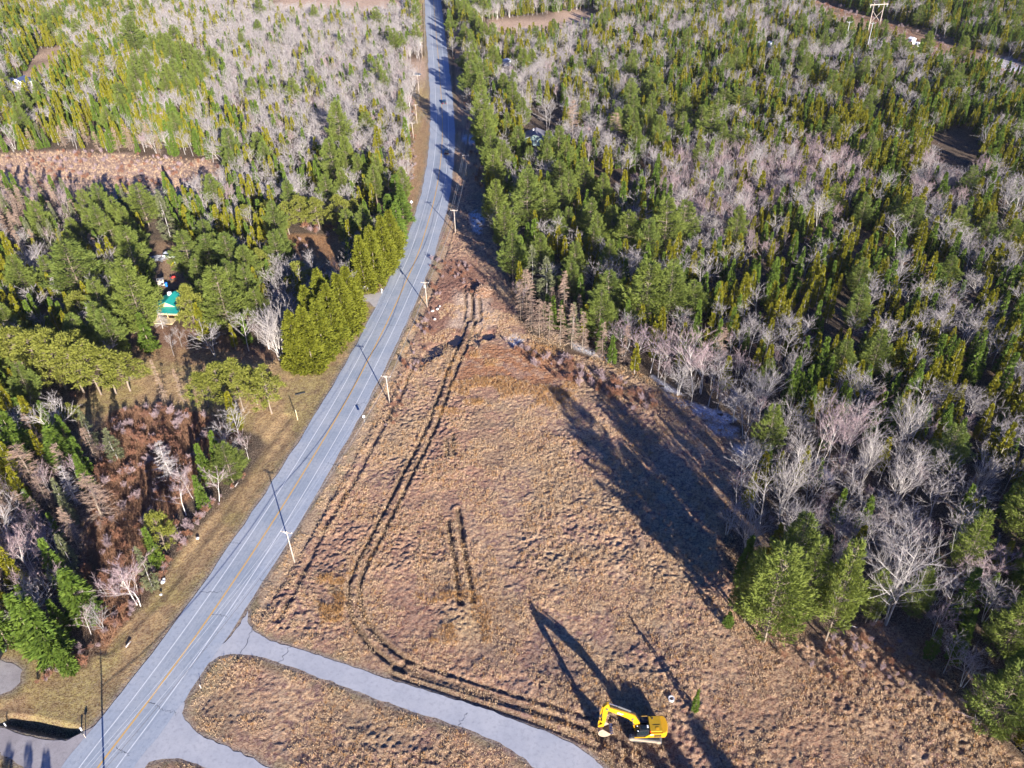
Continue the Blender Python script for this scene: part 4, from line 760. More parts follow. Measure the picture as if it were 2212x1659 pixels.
grass('russet_grass', [(N1, 9000), (W([(1010, 745), (1090, 740), (1210, 770), (1250, 820), (1180, 870), (1050, 850), (940, 900)]), 4500), (W([(690, 1240), (745, 1245), (740, 1330), (690, 1345)]), 700), (W([(900, 1280), (1000, 1290), (1060, 1390), (950, 1370)]), 700), ], M['straw_red'], 'orange brown dry grass in patches over the field', (.4, 1.0), .52)
grass('reeds', [(BRUSH, 9000)], M['reed'], 'russet dead reeds and brush stems on the left lot', (.7, 1.9))
grass('marsh_grass', [(MARSH, 3500)], M['straw'], 'pale tall dry grass of the marsh', (.6, 1.4))
# ------------------------------------------------------------------ materials of built things
POLE = paint('weathered_pole', (.46, .385, .32), .8, .15, 2); GREYM = paint('galvanised_metal', (.55, .56, .58), .4, .08, 4, .5, .4); CERAM = paint('insulator', (.75, .75, .74), .3); WIREM = paint('cable', (.10, .10, .11), .6)
YEL = paint('excavator_yellow', (.60, .31, .010), .35, .05, 1.5, .5, 0); YEL_SHADE = paint('excavator_hood_shade', (.40, .235, .010), .5, .08, 1.5, .4); BLK = paint('black_paint', (.022, .024, .028), .4, .2, 4); DGREY = paint('dark_steel', (.10, .10, .105), .6, .2, 5)  # hood yellow is darkened to paint in the shading on its top
TAN = paint('dusty_steel', (.36, .27, .20), .7, .15, 5, dirt=(.20, .14, .09)); CHR = paint('chrome_rod', (.75, .76, .78), .15, .03, 4, .6, .9); RED = paint('red_paint', (.65, .03, .02), .5); WHITE = paint('white_paint', (.78, .79, .80), .5, .05)
ma, n_, b_ = nmat('dark_glass', .05, .6); b_.inputs['Base Color'].default_value = (.012, .02, .026, 1); GLASS = ma
RUB = paint('rubber', (.03, .03, .032), .8)
# ------------------------------------------------------------------ utility poles and wires
poles = []
def upole(x, y, ang, h=9.3, trans=False, label='', arm=2.6, arms=1):
    o = empty('utility_pole', (x, y, 0)); tag(o, label, 'utility pole', 'wooden utility poles along the road')
    MB().tube([(0, 0, -.5), (0, 0, h*.5), (0, 0, h)], [.17, .14, .11], 10).build('pole', POLE, o, smooth=True)
    ca, sa = math.cos(ang), math.sin(ang); rot = Matrix.Rotation(ang, 3, 'Z')
    tips = []
    for k in range(arms):
        z = h-.35-k*.9; b = MB(); b.box((0, 0, z), (arm, .12, .14), rot); ar = b.build('crossarm', POLE, o)
        for q in (-.47, -.2, .47): p = rot @ Vector((q*arm, 0, z+.18)); MB().tube([p-Vector((0, 0, .1)), p, p+Vector((0, 0, .1))], [.04, .07, .03], 6).build('insulator', CERAM, ar)
        if k == 0: tips = [rot @ Vector((q*arm, 0, z+.28)) for q in (-.47, -.2, .47)]
        for s_ in (-1, 1): b2 = MB(); b2.tube([rot @ Vector((s_*arm*.28, 0, z)), (0, 0, z-.6)], .025, 4); b2.build('brace', GREYM, o)
    if trans:
        b = MB(); p = rot @ Vector((-.32, 0, 0)); b.tube([(p.x, p.y, h-2.2), (p.x, p.y, h-1.25)], .24, 12); tr_ = b.build('transformer', GREYM, o); MB().tube([(p.x, p.y, h-1.25), (p.x, p.y, h-1.0)], [.06, .03], 6).build('bushing', CERAM, tr_)
    poles.append((Vector((x, y, 0)), tips, h)); return o
def road_ang(x, y):
    i = min(range(1, len(CLR)), key=lambda k: (CLR[k][0]-x)**2+(CLR[k][1]-y)**2); d = Vector(CLR[i])-Vector(CLR[i-1]); return math.atan2(-d.x, d.y)
tipoff = G(216, 1398); Lh = 9.6/math.tan(SUN_EL); pb0 = (tipoff.x+math.sin(SUN_AZ)*Lh, tipoff.y+math.cos(SUN_AZ)*Lh)
PL = [(pb0, False, 'wooden utility pole standing just outside the lower left of the view'), ((636, 1213), False, 'utility pole on the straw verge nearest the side road'), ((842, 872), False, 'utility pole between the small road sign and the bend'), ((923, 664), True, 'utility pole carrying a transformer opposite the driveway'), ((984, 503), False, 'utility pole beside the puddled clearing'), ((1008, 380), False, 'utility pole in the shade next to the dark pickup'),
      ((901, 266), False, 'tall utility pole on the left brown verge'), ((905, 200), False, 'utility pole above the parked car turnout'), ((912, 124), True, 'utility pole with a transformer left of the far road'), ((897.5, 94), False, 'utility pole half hidden left of the far road'), ((883, 64), False, 'utility pole nearly hidden by trees at the far road'), ((872, 28), False, 'farthest utility pole at the top of the view')]
for i, (p, t, lb) in enumerate(PL):
    g = Vector((*p, 0)) if i == 0 else G(*p); upole(g.x, g.y, road_ang(g.x, g.y), trans=t, label=lb)
g = G(893, 297); upole(g.x, g.y, road_ang(g.x, g.y), 7.2, label='short utility pole on the left brown verge below the tall one')
def wire(a, b, sag, r, name='power_wire', lb=None):
    n = 14; pts = [a.lerp(b, i/n)-Vector((0, 0, sag*4*(i/n)*(1-i/n))) for i in range(n+1)]; o = MB().tube(pts, r, 4, False).build(name, WIREM if r > .03 else GREYM); return tag(o, lb or 'overhead wire strung between two wooden poles', 'wire', 'overhead wires along the road')
for i in range(11):
    a, b = poles[i], poles[i+1]; dn = ['the off-view pole', 'the verge pole near the side road', 'the pole by the small sign', 'the transformer pole by the driveway', 'the pole by the puddled clearing', 'the pole by the pickup', 'the tall left verge pole', 'the pole above the parked car', 'the far transformer pole', 'the half hidden pole', 'the nearly hidden pole']
    for k in range(3): wire(a[0]+a[1][k], b[0]+b[1][k],   .9, .024, lb='%s thin wire leaving %s' % (['outer', 'middle', 'inner'][k], dn[i]))
    wire(a[0]+Vector((0, 0, a[2]-2.6)), b[0]+Vector((0, 0, b[2]-2.6)), 1.1, .05, 'cable', 'thick lower cable leaving '+dn[i])
# H-frame and small transmission poles
g = G(1880, 92); s0 = 1.0
o = empty('transmission_frame', (g.x, g.y, 0), math.radians(8)); tag(o, 'wooden H-frame transmission structure with crossed braces on the powerline clearing', 'transmission tower')
hh = top_height((1880, 92), 5)
for s_ in (-1, 1): MB().tube([(s_*3.4, 0, -.5), (s_*3.4, 0, hh)], [.28, .2], 8).build('pole', POLE, o)
MB().box((0, 0, hh-1.2), (12, .35, .4)).build('crossarm', POLE, o)
b = MB(); b.tube([(-3.3, .1, hh*.5), (3.3, .1, hh*.8)], .12, 4); b.tube([(3.3, -.1, hh*.5), (-3.3, -.1, hh*.8)], .12, 4); b.build('brace', POLE, o)
for q in (-5.5, 0, 5.5): MB().tube([(q, 0, hh-1.4), (q, 0, hh-2.7)], .12, 6).build('insulator', CERAM, o)
for bx, by, ty, lb in ((1860, 112, 47, 'slim steel pole with short arms in front of the H-frame'), (1857-3, 108, 42, None), (1862, 0, 0, None)):
    pass
for bx, by, ty, lb in ((1702+34+4, 0, 0, None),): pass
for bx, by, ty, lb in ((1867, 130, 47, 'slim pole with short arms in front of the transmission frame'), (1862-39, 106, 45, 'slim pole with two angled arms left of the transmission frame')):
    g = G(bx, by); h = top_height((bx, by), ty); o = empty('power_pole', (g.x, g.y, 0)); tag(o, lb, 'power pole', 'slim poles on the powerline clearing'); MB().tube([(0, 0, -.3), (0, 0, h)], [.2, .13], 7).build('pole', GREYM, o)
    for s_ in (-1, 1): MB().tube([(0, 0, h-1.2), (s_*1.9, 0, h-.4)], .09, 5).build('arm', GREYM, o); 
# ------------------------------------------------------------------ signs, posts, gate, guardrails
def sign(px, h, plate, mat, label, cat='road sign', diamond=False, w_=.6, hgt=.75, rz=.35):
    g = G(*px); o = empty('road_sign' if cat == 'road sign' else 'marker_post', (g.x, g.y, gz(g.x, g.y)), rz); tag(o, label, cat); MB().tube([(0, 0, -.3), (0, 0, h)], .035, 6).build('post', GREYM, o)
    if plate:
        if diamond: MB().prism([(0, -w_*.7), (w_*.7, 0), (0, w_*.7), (-w_*.7, 0)], -.05, -.08).build('panel', mat, o).location = (0, 0, h)
        else: MB().box((0, -.06, h-hgt/2), (w_, .03, hgt)).build('panel', mat, o)
sign((788, 914), 2.6, True, WHITE, 'square white road sign on a thin post between the road and the field'); sign((890, 449), 2.6, True, WHITE, 'white diamond road sign left of the upper bend', diamond=True, w_=.9)
def post(px, h, s, mat, label, name='marker_post', cat='post'):
    g = G(*px); o = empty(name, (g.x, g.y, gz(g.x, g.y))); tag(o, label, cat); MB().box((0, 0, h*.5-.1), (s, s, h)).build('post', mat, o, .02); MB().box((0, 0, h-.05), (s*1.2, s*1.2, .12)).build('cap', mat, o); return o
post((643, 906), 3.4, .18, paint('yellowish_post', (.62, .50, .30)), 'short pale square post with shadow beside the left edge of the road'); post((434, 1486), 1.0, .08, WHITE, 'thin white marker stake between the two side roads')
post((12, 1567), .9, .14, WHITE, 'white stub post at the left end of the shaded ditch'); post((176, 1577), .9, .2, WHITE, 'white stub post at the road end of the shaded ditch')
g = G(176, 1577); o = empty('mailbox_post', (g.x+1.3, g.y-1.4, 0)); tag(o, 'dark mailbox on a post casting a shadow beside the lower left road edge', 'mailbox'); MB().tube([(0, 0, -.2), (0, 0, 1.3)], .06, 6).build('post', POLE, o); MB().prism([(-.15, 0), (.15, 0), (.15, .2), (.08, .32), (-.08, .32), (-.15, .2)], -.3, .3).build('box', DGREY, o).location = (0, 0, 1.3)
g = G(825, 633); o = empty('mailbox_post', (g.x, g.y, 0), .4); tag(o, 'white mailbox at the mouth of the driveway', 'mailbox'); MB().tube([(0, 0, -.2), (0, 0, 1.2)], .09, 6).build('post', WHITE, o); MB().prism([(-.2, 0), (.2, 0), (.2, .25), (.1, .4), (-.1, .4), (-.2, .25)], -.35, .35).build('box', WHITE, o).location = (0, 0, 1.2)
a = G(776, 629); b2 = G(795, 627); o = empty('rail_fence', a); tag(o, 'short white two-post rail fence above the driveway', 'fence'); d = b2-a
for k in (0, .5, 1): MB().tube([d*k, d*k+Vector((0, 0, 1.5))], .09, 6).build('post', WHITE, o)
MB().tube([Vector((0, 0, 1.4)), d+Vector((0, 0, 1.4))], .08, 6).build('rail', WHITE, o); MB().tube([Vector((0, 0, .7)), d+Vector((0, 0, .7))], .06, 6).build('rail', POLE, o)
def guard(i0, i1, off, label):
    L = offset_line(CLR, off)[i0:i1]; o = empty('guardrail', (L[0][0], L[0][1], 0)); tag(o, label, 'guardrail'); base = Vector((L[0][0], L[0][1], 0))
    b = MB(); pr_ = [(-.02, .45), (.06, .52), (-.02, .6), (.06, .68), (-.02, .76)]; n = len(L); V = []; 
    for i, p in enumerate(L):
        t = Vector(L[min(i+1, n-1)])-Vector(L[max(i-1, 0)]); t.normalize()
        for q, z in pr_: V.append((p[0]-base.x+t.y*q, p[1]-base.y-t.x*q, z))
    b.add(V, [(i*5+k, i*5+k+1, i*5+6+k, i*5+5+k) for i in range(n-1) for k in range(4)]); b.build('rail', GREYM, o)
    for i in range(0, n, 2): MB().box((L[i][0]-base.x, L[i][1]-base.y, .3), (.15, .15, .9)).build('post', DGREY, o)
def idx_at(y): return min(range(len(CLR)), key=lambda k: abs(CLR[k][1]-y))
guard(idx_at(G(950, 95).y), idx_at(G(940, -8).y), 6.6, 'steel guardrail along the right edge of the far road'); guard(idx_at(G(950, 120).y), idx_at(G(940, 5).y), -8.0, 'steel guardrail along the left edge of the far road')
# ------------------------------------------------------------------ vehicles
def car(px, ang, body, label, kind='car', cat='car', name='car', xy=None):
    g = G(*px); o = empty(name, (g.x, g.y, .01), ang); tag(o, label, cat)
    L, Wd = (5.4, 1.95) if kind != 'car' else (4.6, 1.8)
    if kind == 'pickup': low = [(-2.7, .45), (2.6, .42), (2.72, .75), (2.6, 1.02), (1.35, 1.12), (-2.7, 1.08)]; cab = [(1.35, 1.08), (.75, 1.78), (-.55, 1.80), (-.85, 1.08)]
    elif kind == 'suv': low = [(-2.4, .42), (2.4, .4), (2.5, .7), (2.4, .98), (1.3, 1.1), (-2.4, 1.1)]; cab = [(1.3, 1.08), (.7, 1.72), (-2.0, 1.72), (-2.35, 1.08)]
    else: low = [(-2.2, .4), (2.2, .36), (2.3, .6), (2.15, .8), (1.1, .95), (-1.6, .98), (-2.25, .9)]; cab = [(1.05, .93), (.4, 1.42), (-1.0, 1.42), (-1.75, .95)]
    MB().prism(low, -Wd/2, Wd/2).build('body', body, o, .08)
    ins = lambda p, k: p
    b = MB(); n = 4; vs = []
    for s_ in (-1, 1):
        for i, (x, z) in enumerate(cab): vs.append((x, s_*(Wd/2-.06-(.18 if i in (1, 2) else 0)), z))
    b.add(vs, [(0, 1, 2, 3), (7, 6, 5, 4), (0, 4, 5, 1), (1, 5, 6, 2), (2, 6, 7, 3)]); gl = b.build('window', GLASS, o)
    b = MB(); b.box(((cab[1][0]+cab[2][0])/2, 0, cab[1][1]+.02), (cab[1][0]-cab[2][0]+.1, Wd-.45, .06)); b.build('roof', body, o, .02)
    if kind == 'pickup': MB().box((-1.75, 0, 1.09), (1.7, Wd-.3, .04)).build('bed', DGREY, o)
    for sx in (1, -1):
        for sy in (1, -1):
            wl = MB().tube([(sx*L*.30, sy*(Wd/2-.22), .34), (sx*L*.30, sy*(Wd/2+.01), .34)], .36, 14).build('wheel', RUB, o); MB().tube([(sx*L*.30, sy*(Wd/2-.02), .34), (sx*L*.30, sy*(Wd/2+.03), .34)], .2, 10).build('rim', GREYM, wl)
    for sy in (1, -1):
        MB().box((L/2-.1 if kind != 'car' else 2.2, sy*.65, .72), (.12, .35, .16)).build('headlight', WHITE, o); MB().box((-L/2+.02 if kind != 'car' else -2.22, sy*.75, .8), (.1, .2, .3)).build('taillight', RED, o)
    return o
NAVY = paint('navy_car_paint', (.03, .045, .07), .25, .1, 2, .6); BLC = paint('black_car_paint', (.02, .022, .03), .2, .1, 2, .6)
ra = lambda px: math.atan2(*(lambda i: (CLR[i][1]-CLR[i-1][1], CLR[i][0]-CLR[i-1][0]))(min(range(1, len(CLR)), key=lambda k: (CLR[k][0]-G(*px).x)**2+(CLR[k][1]-G(*px).y)**2)))
car((965, 331), ra((965, 331)), BLC, 'black pickup driving up the right lane where tree shadows begin', 'pickup', 'pickup truck', 'pickup_truck'); car((960, 223), ra((960, 223))+math.pi*0, NAVY, 'dark car on the shaded part of the far road', 'suv')
car((901, 163), .1, NAVY, 'dark car parked on the small turnout left of the far road', 'car'); car((-6, 1424), 1.6, BLC, 'black car parked at the gravel turnout, cut by the left border', 'suv')
car((368, 556), -.3, WHITE, 'white van-like car parked behind the green-roofed house', 'suv')
# ------------------------------------------------------------------ houses
TEAL = paint('teal_metal_roof', (.02, .30, .26), .4, .08, 1, .5, .2); MINT = paint('mint_siding', (.50, .66, .58), .6, .05); SHG = paint('grey_shingles', (.20, .19, .21), .9, .15, 2); SID = paint('white_siding', (.80, .82, .84), .6, .04); WOODL = paint('fresh_lumber', (.72, .55, .30), .7, .15, 2); DBL = paint('dark_blue_roof', (.06, .08, .16), .7, .1)
def house(name, o, w, d, hw, rise, wall, roof, over=.4, seams=False, windows=(), ridge='y', cat='house'):
    """ridge along local y; gable ends face +-y"""
    MB().prism([(-w/2, -.3), (w/2, -.3), (w/2, hw), (0, hw+rise), (-w/2, hw)], -d/2, d/2).build('wall', wall, o)
    sl = math.hypot(w/2+over, rise*(w/2+over)/(w/2)); an = math.atan2(rise, w/2); rf = MB()
    for s_ in (-1, 1):
        cx = s_*(w/4+over/2); cz = hw+rise-(w/4+over/2)*rise/(w/2)+.09
        rf.box((cx, 0, cz), (sl, d+2*over, .12), Matrix.Rotation(s_*an, 3, 'Y'))
        if seams:
            for k in range(int(d+2*over)*2): rf.box((cx, -d/2-over+.25+k*.5, cz+.09), (sl, .06, .1), Matrix.Rotation(s_*an, 3, 'Y'))
    r = rf.build('roof', roof, o)
    for (face, x, z, ww, wh) in windows:
        c = {'s': (x, -d/2-.03, z), 'e': (w/2+.03, x, z), 'w': (-w/2-.03, x, z)}[face]; dm = (ww, .08, wh) if face == 's' else (.08, ww, wh)
        f = MB().box(c, dm).build('window', WHITE, o); dm2 = tuple(v*.82 if v > .1 else v+.03 for v in dm); MB().box(c, dm2).build('pane', GLASS, f)
    return r
g = G(376, 668); o = empty('green_roofed_house', (g.x, g.y, 0), -.12); tag(o, 'house with a ribbed teal metal roof among the pines left of the road', 'house')
r = house('h', o, 8.4, 6.6, 2.6, 2.0, WOODL, TEAL, seams=True, windows=(('s', -2, 1.4, 1, 1.1), ('s', 2, 1.4, 1, 1.1), ('e', 0, 1.4, 1.2, 1.1))); MB().box((-.9, 1.6, 4.7), (.9, .9, 1.3)).build('chimney', WHITE, r)
b = MB(); b.box((1.0, -4.7, 2.6), (7.6, 3.2, .1), Matrix.Rotation(.22, 3, 'X'))
for k in range(15): b.box((-2.6+k*.52, -4.7, 2.68), (.05, 3.2, .08), Matrix.Rotation(.22, 3, 'X'))
b.build('porch_roof', TEAL, o); MB().box((0.2, -7.6, .35), (7.2, 3.4, .25)).build('deck', WOODL, o)
for k in (-3.2, .2, 3.6): MB().box((k+.9, -6.1, 1.2), (.14, .14, 2.4)).build('post', WOODL, o)
g = G(1157, 306); o = empty('white_house', (g.x, g.y, 0), -.12); tag(o, 'pale mint house with a grey gable roof in the wood right of the road', 'house')
r = house('h', o, 9.5, 9, 3.0, 1.9, MINT, SHG, windows=(('s', -2.4, 1.6, 1, 1.1), ('s', .6, 1.6, .9, 1.2), ('s', 3.3, 1.6, 1.4, 1.3), ('e', -2, 1.6, 1.2, 1.1))); MB().box((-1.2, 2.2, 4.9), (.6, .6, .9)).build('chimney', WHITE, r); MB().box((6.6, 1.0, 2.3), (3.6, 5, .12), Matrix.Rotation(.12, 3, 'Y')).build('porch_roof', SID, o); MB().box((5.8, -1.0, 1.1), (2.0, .12, 2.2)).build('porch_wall', MINT, o)
g = G(1095, 140); o = empty('shed', (g.x, g.y, 0), .1); tag(o, 'small white shed alone in the wood right of the far road', 'shed'); house('s', o, 4.6, 4, 2.6, .7, SID, SID, .15, windows=(('s', .6, 1.3, .8, .9),))
g = G(50, 186); o = empty('long_house', (g.x, g.y, 0), -.2); tag(o, 'long house with dark blue roof and white gable at the upper left', 'house'); house('s', o, 9, 7, 2.8, 2.2, SID, DBL, .4, windows=(('s', -2, 1.5, 1, 1), ('s', 2, 1.5, 1, 1)))
b = MB(); b.prism([(-3, -.3), (3, -.3), (3, 2.6), (0, 4.3), (-3, 2.6)], -14, -4.6, 'yz').build('wing_wall', SID, o); b = MB(); b.prism([(-3.4, 2.45), (0, 4.4), (3.4, 2.45), (3.4, 2.6), (0, 4.56), (-3.4, 2.6)], -14.4, -4.4, 'yz').build('wing_roof', DBL, o)
for px, s_, lb in (((1664, 101), 1.0, 'tiny white hut deep in the right wood'), ((1968, 93), 1.1, 'tiny white hut near the powerline clearing, left one'), ((1981, 99), .7, 'tiny white hut near the powerline clearing, right one')):
    g = G(*px); o = empty('hut', (g.x, g.y, 0), .4, s_); tag(o, lb, 'hut'); house('s', o, 3, 3, 2.4, .7, SID, SID, .1, windows=(('s', 0, 1.3, .6, .6),))
# yard clutter behind the green-roofed house
def small(name, px, mb, mat, label, cat, rz=0):
    g = G(*px); o = empty(name, (g.x, g.y, gz(g.x, g.y)), rz); tag(o, label, cat); return o
g = G(360, 617); o = empty('barrel', (g.x, g.y, 0)); tag(o, 'bright blue barrel in the shaded yard', 'barrel'); BL = paint('blue_plastic', (.02, .18, .70), .4); MB().tube([(0, 0, -.2), (0, 0, .3), (0, 0, .9), (0, 0, 1.1)], [.42, .48, .48, .4], 14).build('body', BL, o); MB().tube([(0, 0, 1.1), (0, 0, 1.16)], .43, 14).build('lid', BL, o)
g = G(373, 603); o = empty('garden_tractor', (g.x, g.y, 0), .5); tag(o, 'small red garden tractor beside the blue barrel', 'garden tractor'); MB().box((.5, 0, .75), (1.1, .7, .5)).build('hood', RED, o, .08); MB().box((-.4, 0, .55), (.8, .9, .3)).build('fender', RED, o, .05); MB().box((-.45, 0, .95), (.45, .5, .4)).build('seat', BLK, o, .05)
for x_, y_, r_ in ((.8, .45, .25), (.8, -.45, .25), (-.5, .5, .38), (-.5, -.5, .38)): MB().tube([(x_, y_-.12, r_), (x_, y_+.12, r_)], r_, 12).build('wheel', RUB, o)
g = G(375, 572); o = empty('play_slide', (g.x, g.y, 0), 1.0); tag(o, 'yellow play slide on the brown yard', 'play slide'); YP = paint('yellow_plastic', (.80, .62, .02), .4); MB().prism([(-1.1, 0), (-1.1, .1), (.4, 1.2), (.7, 1.2), (.7, 1.1), (.45, 1.1)], -.3, .3).build('chute', YP, o); MB().box((.75, 0, .55), (.12, .6, 1.2)).build('ladder', WHITE, o)
g = G(349, 615); o = empty('storage_box', (g.x, g.y, 0), .3); tag(o, 'cream box shed left of the blue barrel', 'storage box'); CREAM = paint('cream_panel', (.70, .62, .50)); MB().box((0, 0, .9), (2.0, 1.6, 2.0)).build('wall', CREAM, o, .03); MB().box((0, 0, 1.95), (2.3, 1.9, .12), Matrix.Rotation(.1, 3, 'X')).build('lid', CREAM, o)
g = G(345, 560); o = empty('lumber_pile', (g.x, g.y, 0), .2); tag(o, 'untidy grey pile of boards at the back of the yard', 'lumber pile'); b = MB()
for k in range(34): b.box((random.uniform(-2.5, 2.5), random.uniform(-2, 2), .15+.1*random.random()+.02*k), (random.uniform(1.5, 3.5), .2, .06), Matrix.Rotation(random.gauss(0, .35), 3, 'Z') @ Matrix.Rotation(random.gauss(0, .06), 3, 'Y'))
b.build('boards', GREYM, o)
g = G(381, 553); o = empty('tarp', (g.x, g.y, 0)); tag(o, 'teal tarpaulin draped next to the white car in the yard', 'tarp'); V = []; nn = 9
for i in range(nn):
    for j in range(nn): V.append(((i-4)*.5, (j-4)*.4, .1+.9*math.exp(-((i-4)**2+(j-4)**2)/9)+random.random()*.12))
MB().add(V, [(i*nn+j, i*nn+j+1, (i+1)*nn+j+1, (i+1)*nn+j) for i in range(nn-1) for j in range(nn-1)]).build('sheet', TEAL, o)
# brush pile, logs, boulders, concrete ring
g = G(1043, 632); o = empty('brush_pile', (g.x, g.y, 0)); tag(o, 'heap of uprooted stumps and branches at the upper end of the field', 'brush pile'); b = MB()
for k in range(330):
    a_ = random.random()*6.28; r_ = 2.6*math.sqrt(random.random()); p = Vector((math.cos(a_)*r_, math.sin(a_)*r_*1.2, 3.6*(1-r_/3.0)*random.random())); d = Vector((random.gauss(0, 1), random.gauss(0, 1), random.gauss(.3, .5))).normalized()*random.uniform(.6, 1.9); rr = random.uniform(.03, .13); b.tube([p-d*.5, p+d*.1+Vector((0, 0, random.gauss(0, .1))), p+d*.6], [rr, rr*.8, rr*.3], 4, False)
b.build('branches', M['twig_larch'], o)
b = MB(); V = []; nn = 14
for i in range(nn+1):
    for j in range(nn): a_ = j*6.283/nn; r_ = 2.9*(1-i/nn)*(1+.2*math.sin(j*2.3+i)); V.append((math.cos(a_)*r_, math.sin(a_)*r_*1.15, 2.2*(1-(1-i/nn)**2)-.2+.2*random.random()))
b.add(V, [(i*nn+j, i*nn+(j+1) % nn, (i+1)*nn+(j+1) % nn, (i+1)*nn+j) for i in range(nn) for j in range(nn)]); b.build('soil_core', paint('root_soil', (.22, .12, .07), .95, .3, 2), o)
def log(p0, p1, r, label, mat='deadwood', name='fallen_log'):
    a = G(*p0); c = G(*p1); o = MB().tube([a+Vector((0, 0, .1)), (a+c)/2+Vector((.1, .1, .25)), c+Vector((0, 0, .1))], [r, r*.85, r*.5], 7).build(name, M[mat]); tag(o, label, 'log')
log((272, 1399), (283, 1386), .16, 'white fallen log on the left verge beside the lower road'); log((508, 1052), (515, 1042), .12, 'pale stick lying below the bright roadside pine'); log((1300, 1215+0), (1312, 1216), .05, 'faint dry stick on the field') if 0 else None
log((1822, 1352), (1852, 1357), .2, 'bleached fallen trunk at the foot of the field corner trees'); log((1065, 405), (1085, 430), .12, 'fallen branch in the shade by the road bend')
for k, (x_, y_, s_) in enumerate([(352, 1258, .5), (354, 1252, .35), (348, 1285, .3), (934, 672, .6), (945, 668, .5), (939, 690, .5), (950, 662, .4), (427, 1163, .4)]):
    g = G(x_, y_); bm = bmesh.new(); bmesh.ops.create_icosphere(bm, subdivisions=2, radius=s_)
    for v in bm.verts: v.co *= random.uniform(.8, 1.15); v.co.z *= .7
    me = bpy.data.meshes.new('boulder'); bm.to_mesh(me); bm.free(); me.materials.append(WHITE if k < 3 else paint('pale_stone', (.55, .50, .46), .9)); o = link('boulder', me); o.location = (g.x, g.y, .1)
    tag(o, ['pale stone on the left verge below the narrow spruce, largest', 'pale stone touching the largest one on the left verge', 'little pale stone further down the left verge', 'pale boulder by the transformer pole, largest', 'pale boulder right of the largest one by the pole', 'pale boulder in the brush below the transformer pole', 'small pale boulder farthest from the transformer pole', 'pale stone on the verge below the bare-stemmed pine'][k], 'boulder')
g = G(1267.3+1945/10.667, 1486.2+285/10.667); b = MB(); n = 20; V = []
for (r_, z) in ((.50, -.3), (.55, .55), (.38, .55), (.38, -.3)):
    for k in range(n): V.append((math.cos(k*6.283/n)*r_, math.sin(k*6.283/n)*r_, z))
b.add(V, [(q*n+k, q*n+(k+1) % n, (q+1)*n+(k+1) % n, (q+1)*n+k) for q in range(3) for k in range(n)]); o = b.build('pipe_ring', paint('pale_concrete', (.62, .60, .60), .8)); o.location = (g.x, g.y, .15); tag(o, 'upright pale pipe end ring in the grass above the excavator', 'pipe')
g = G(648, 848); b = MB(); b.tube([(-1.3, -.5, -.15), (1.3, .5, -.15)], .34, 12); o = b.build('culvert_pipe', BLK); o.location = (g.x, g.y, -.28); tag(o, 'culvert pipe in the lawn beside the road, black for the ditch shadow', 'culvert')  # black colour stands in for the shadow of the culvert ditch
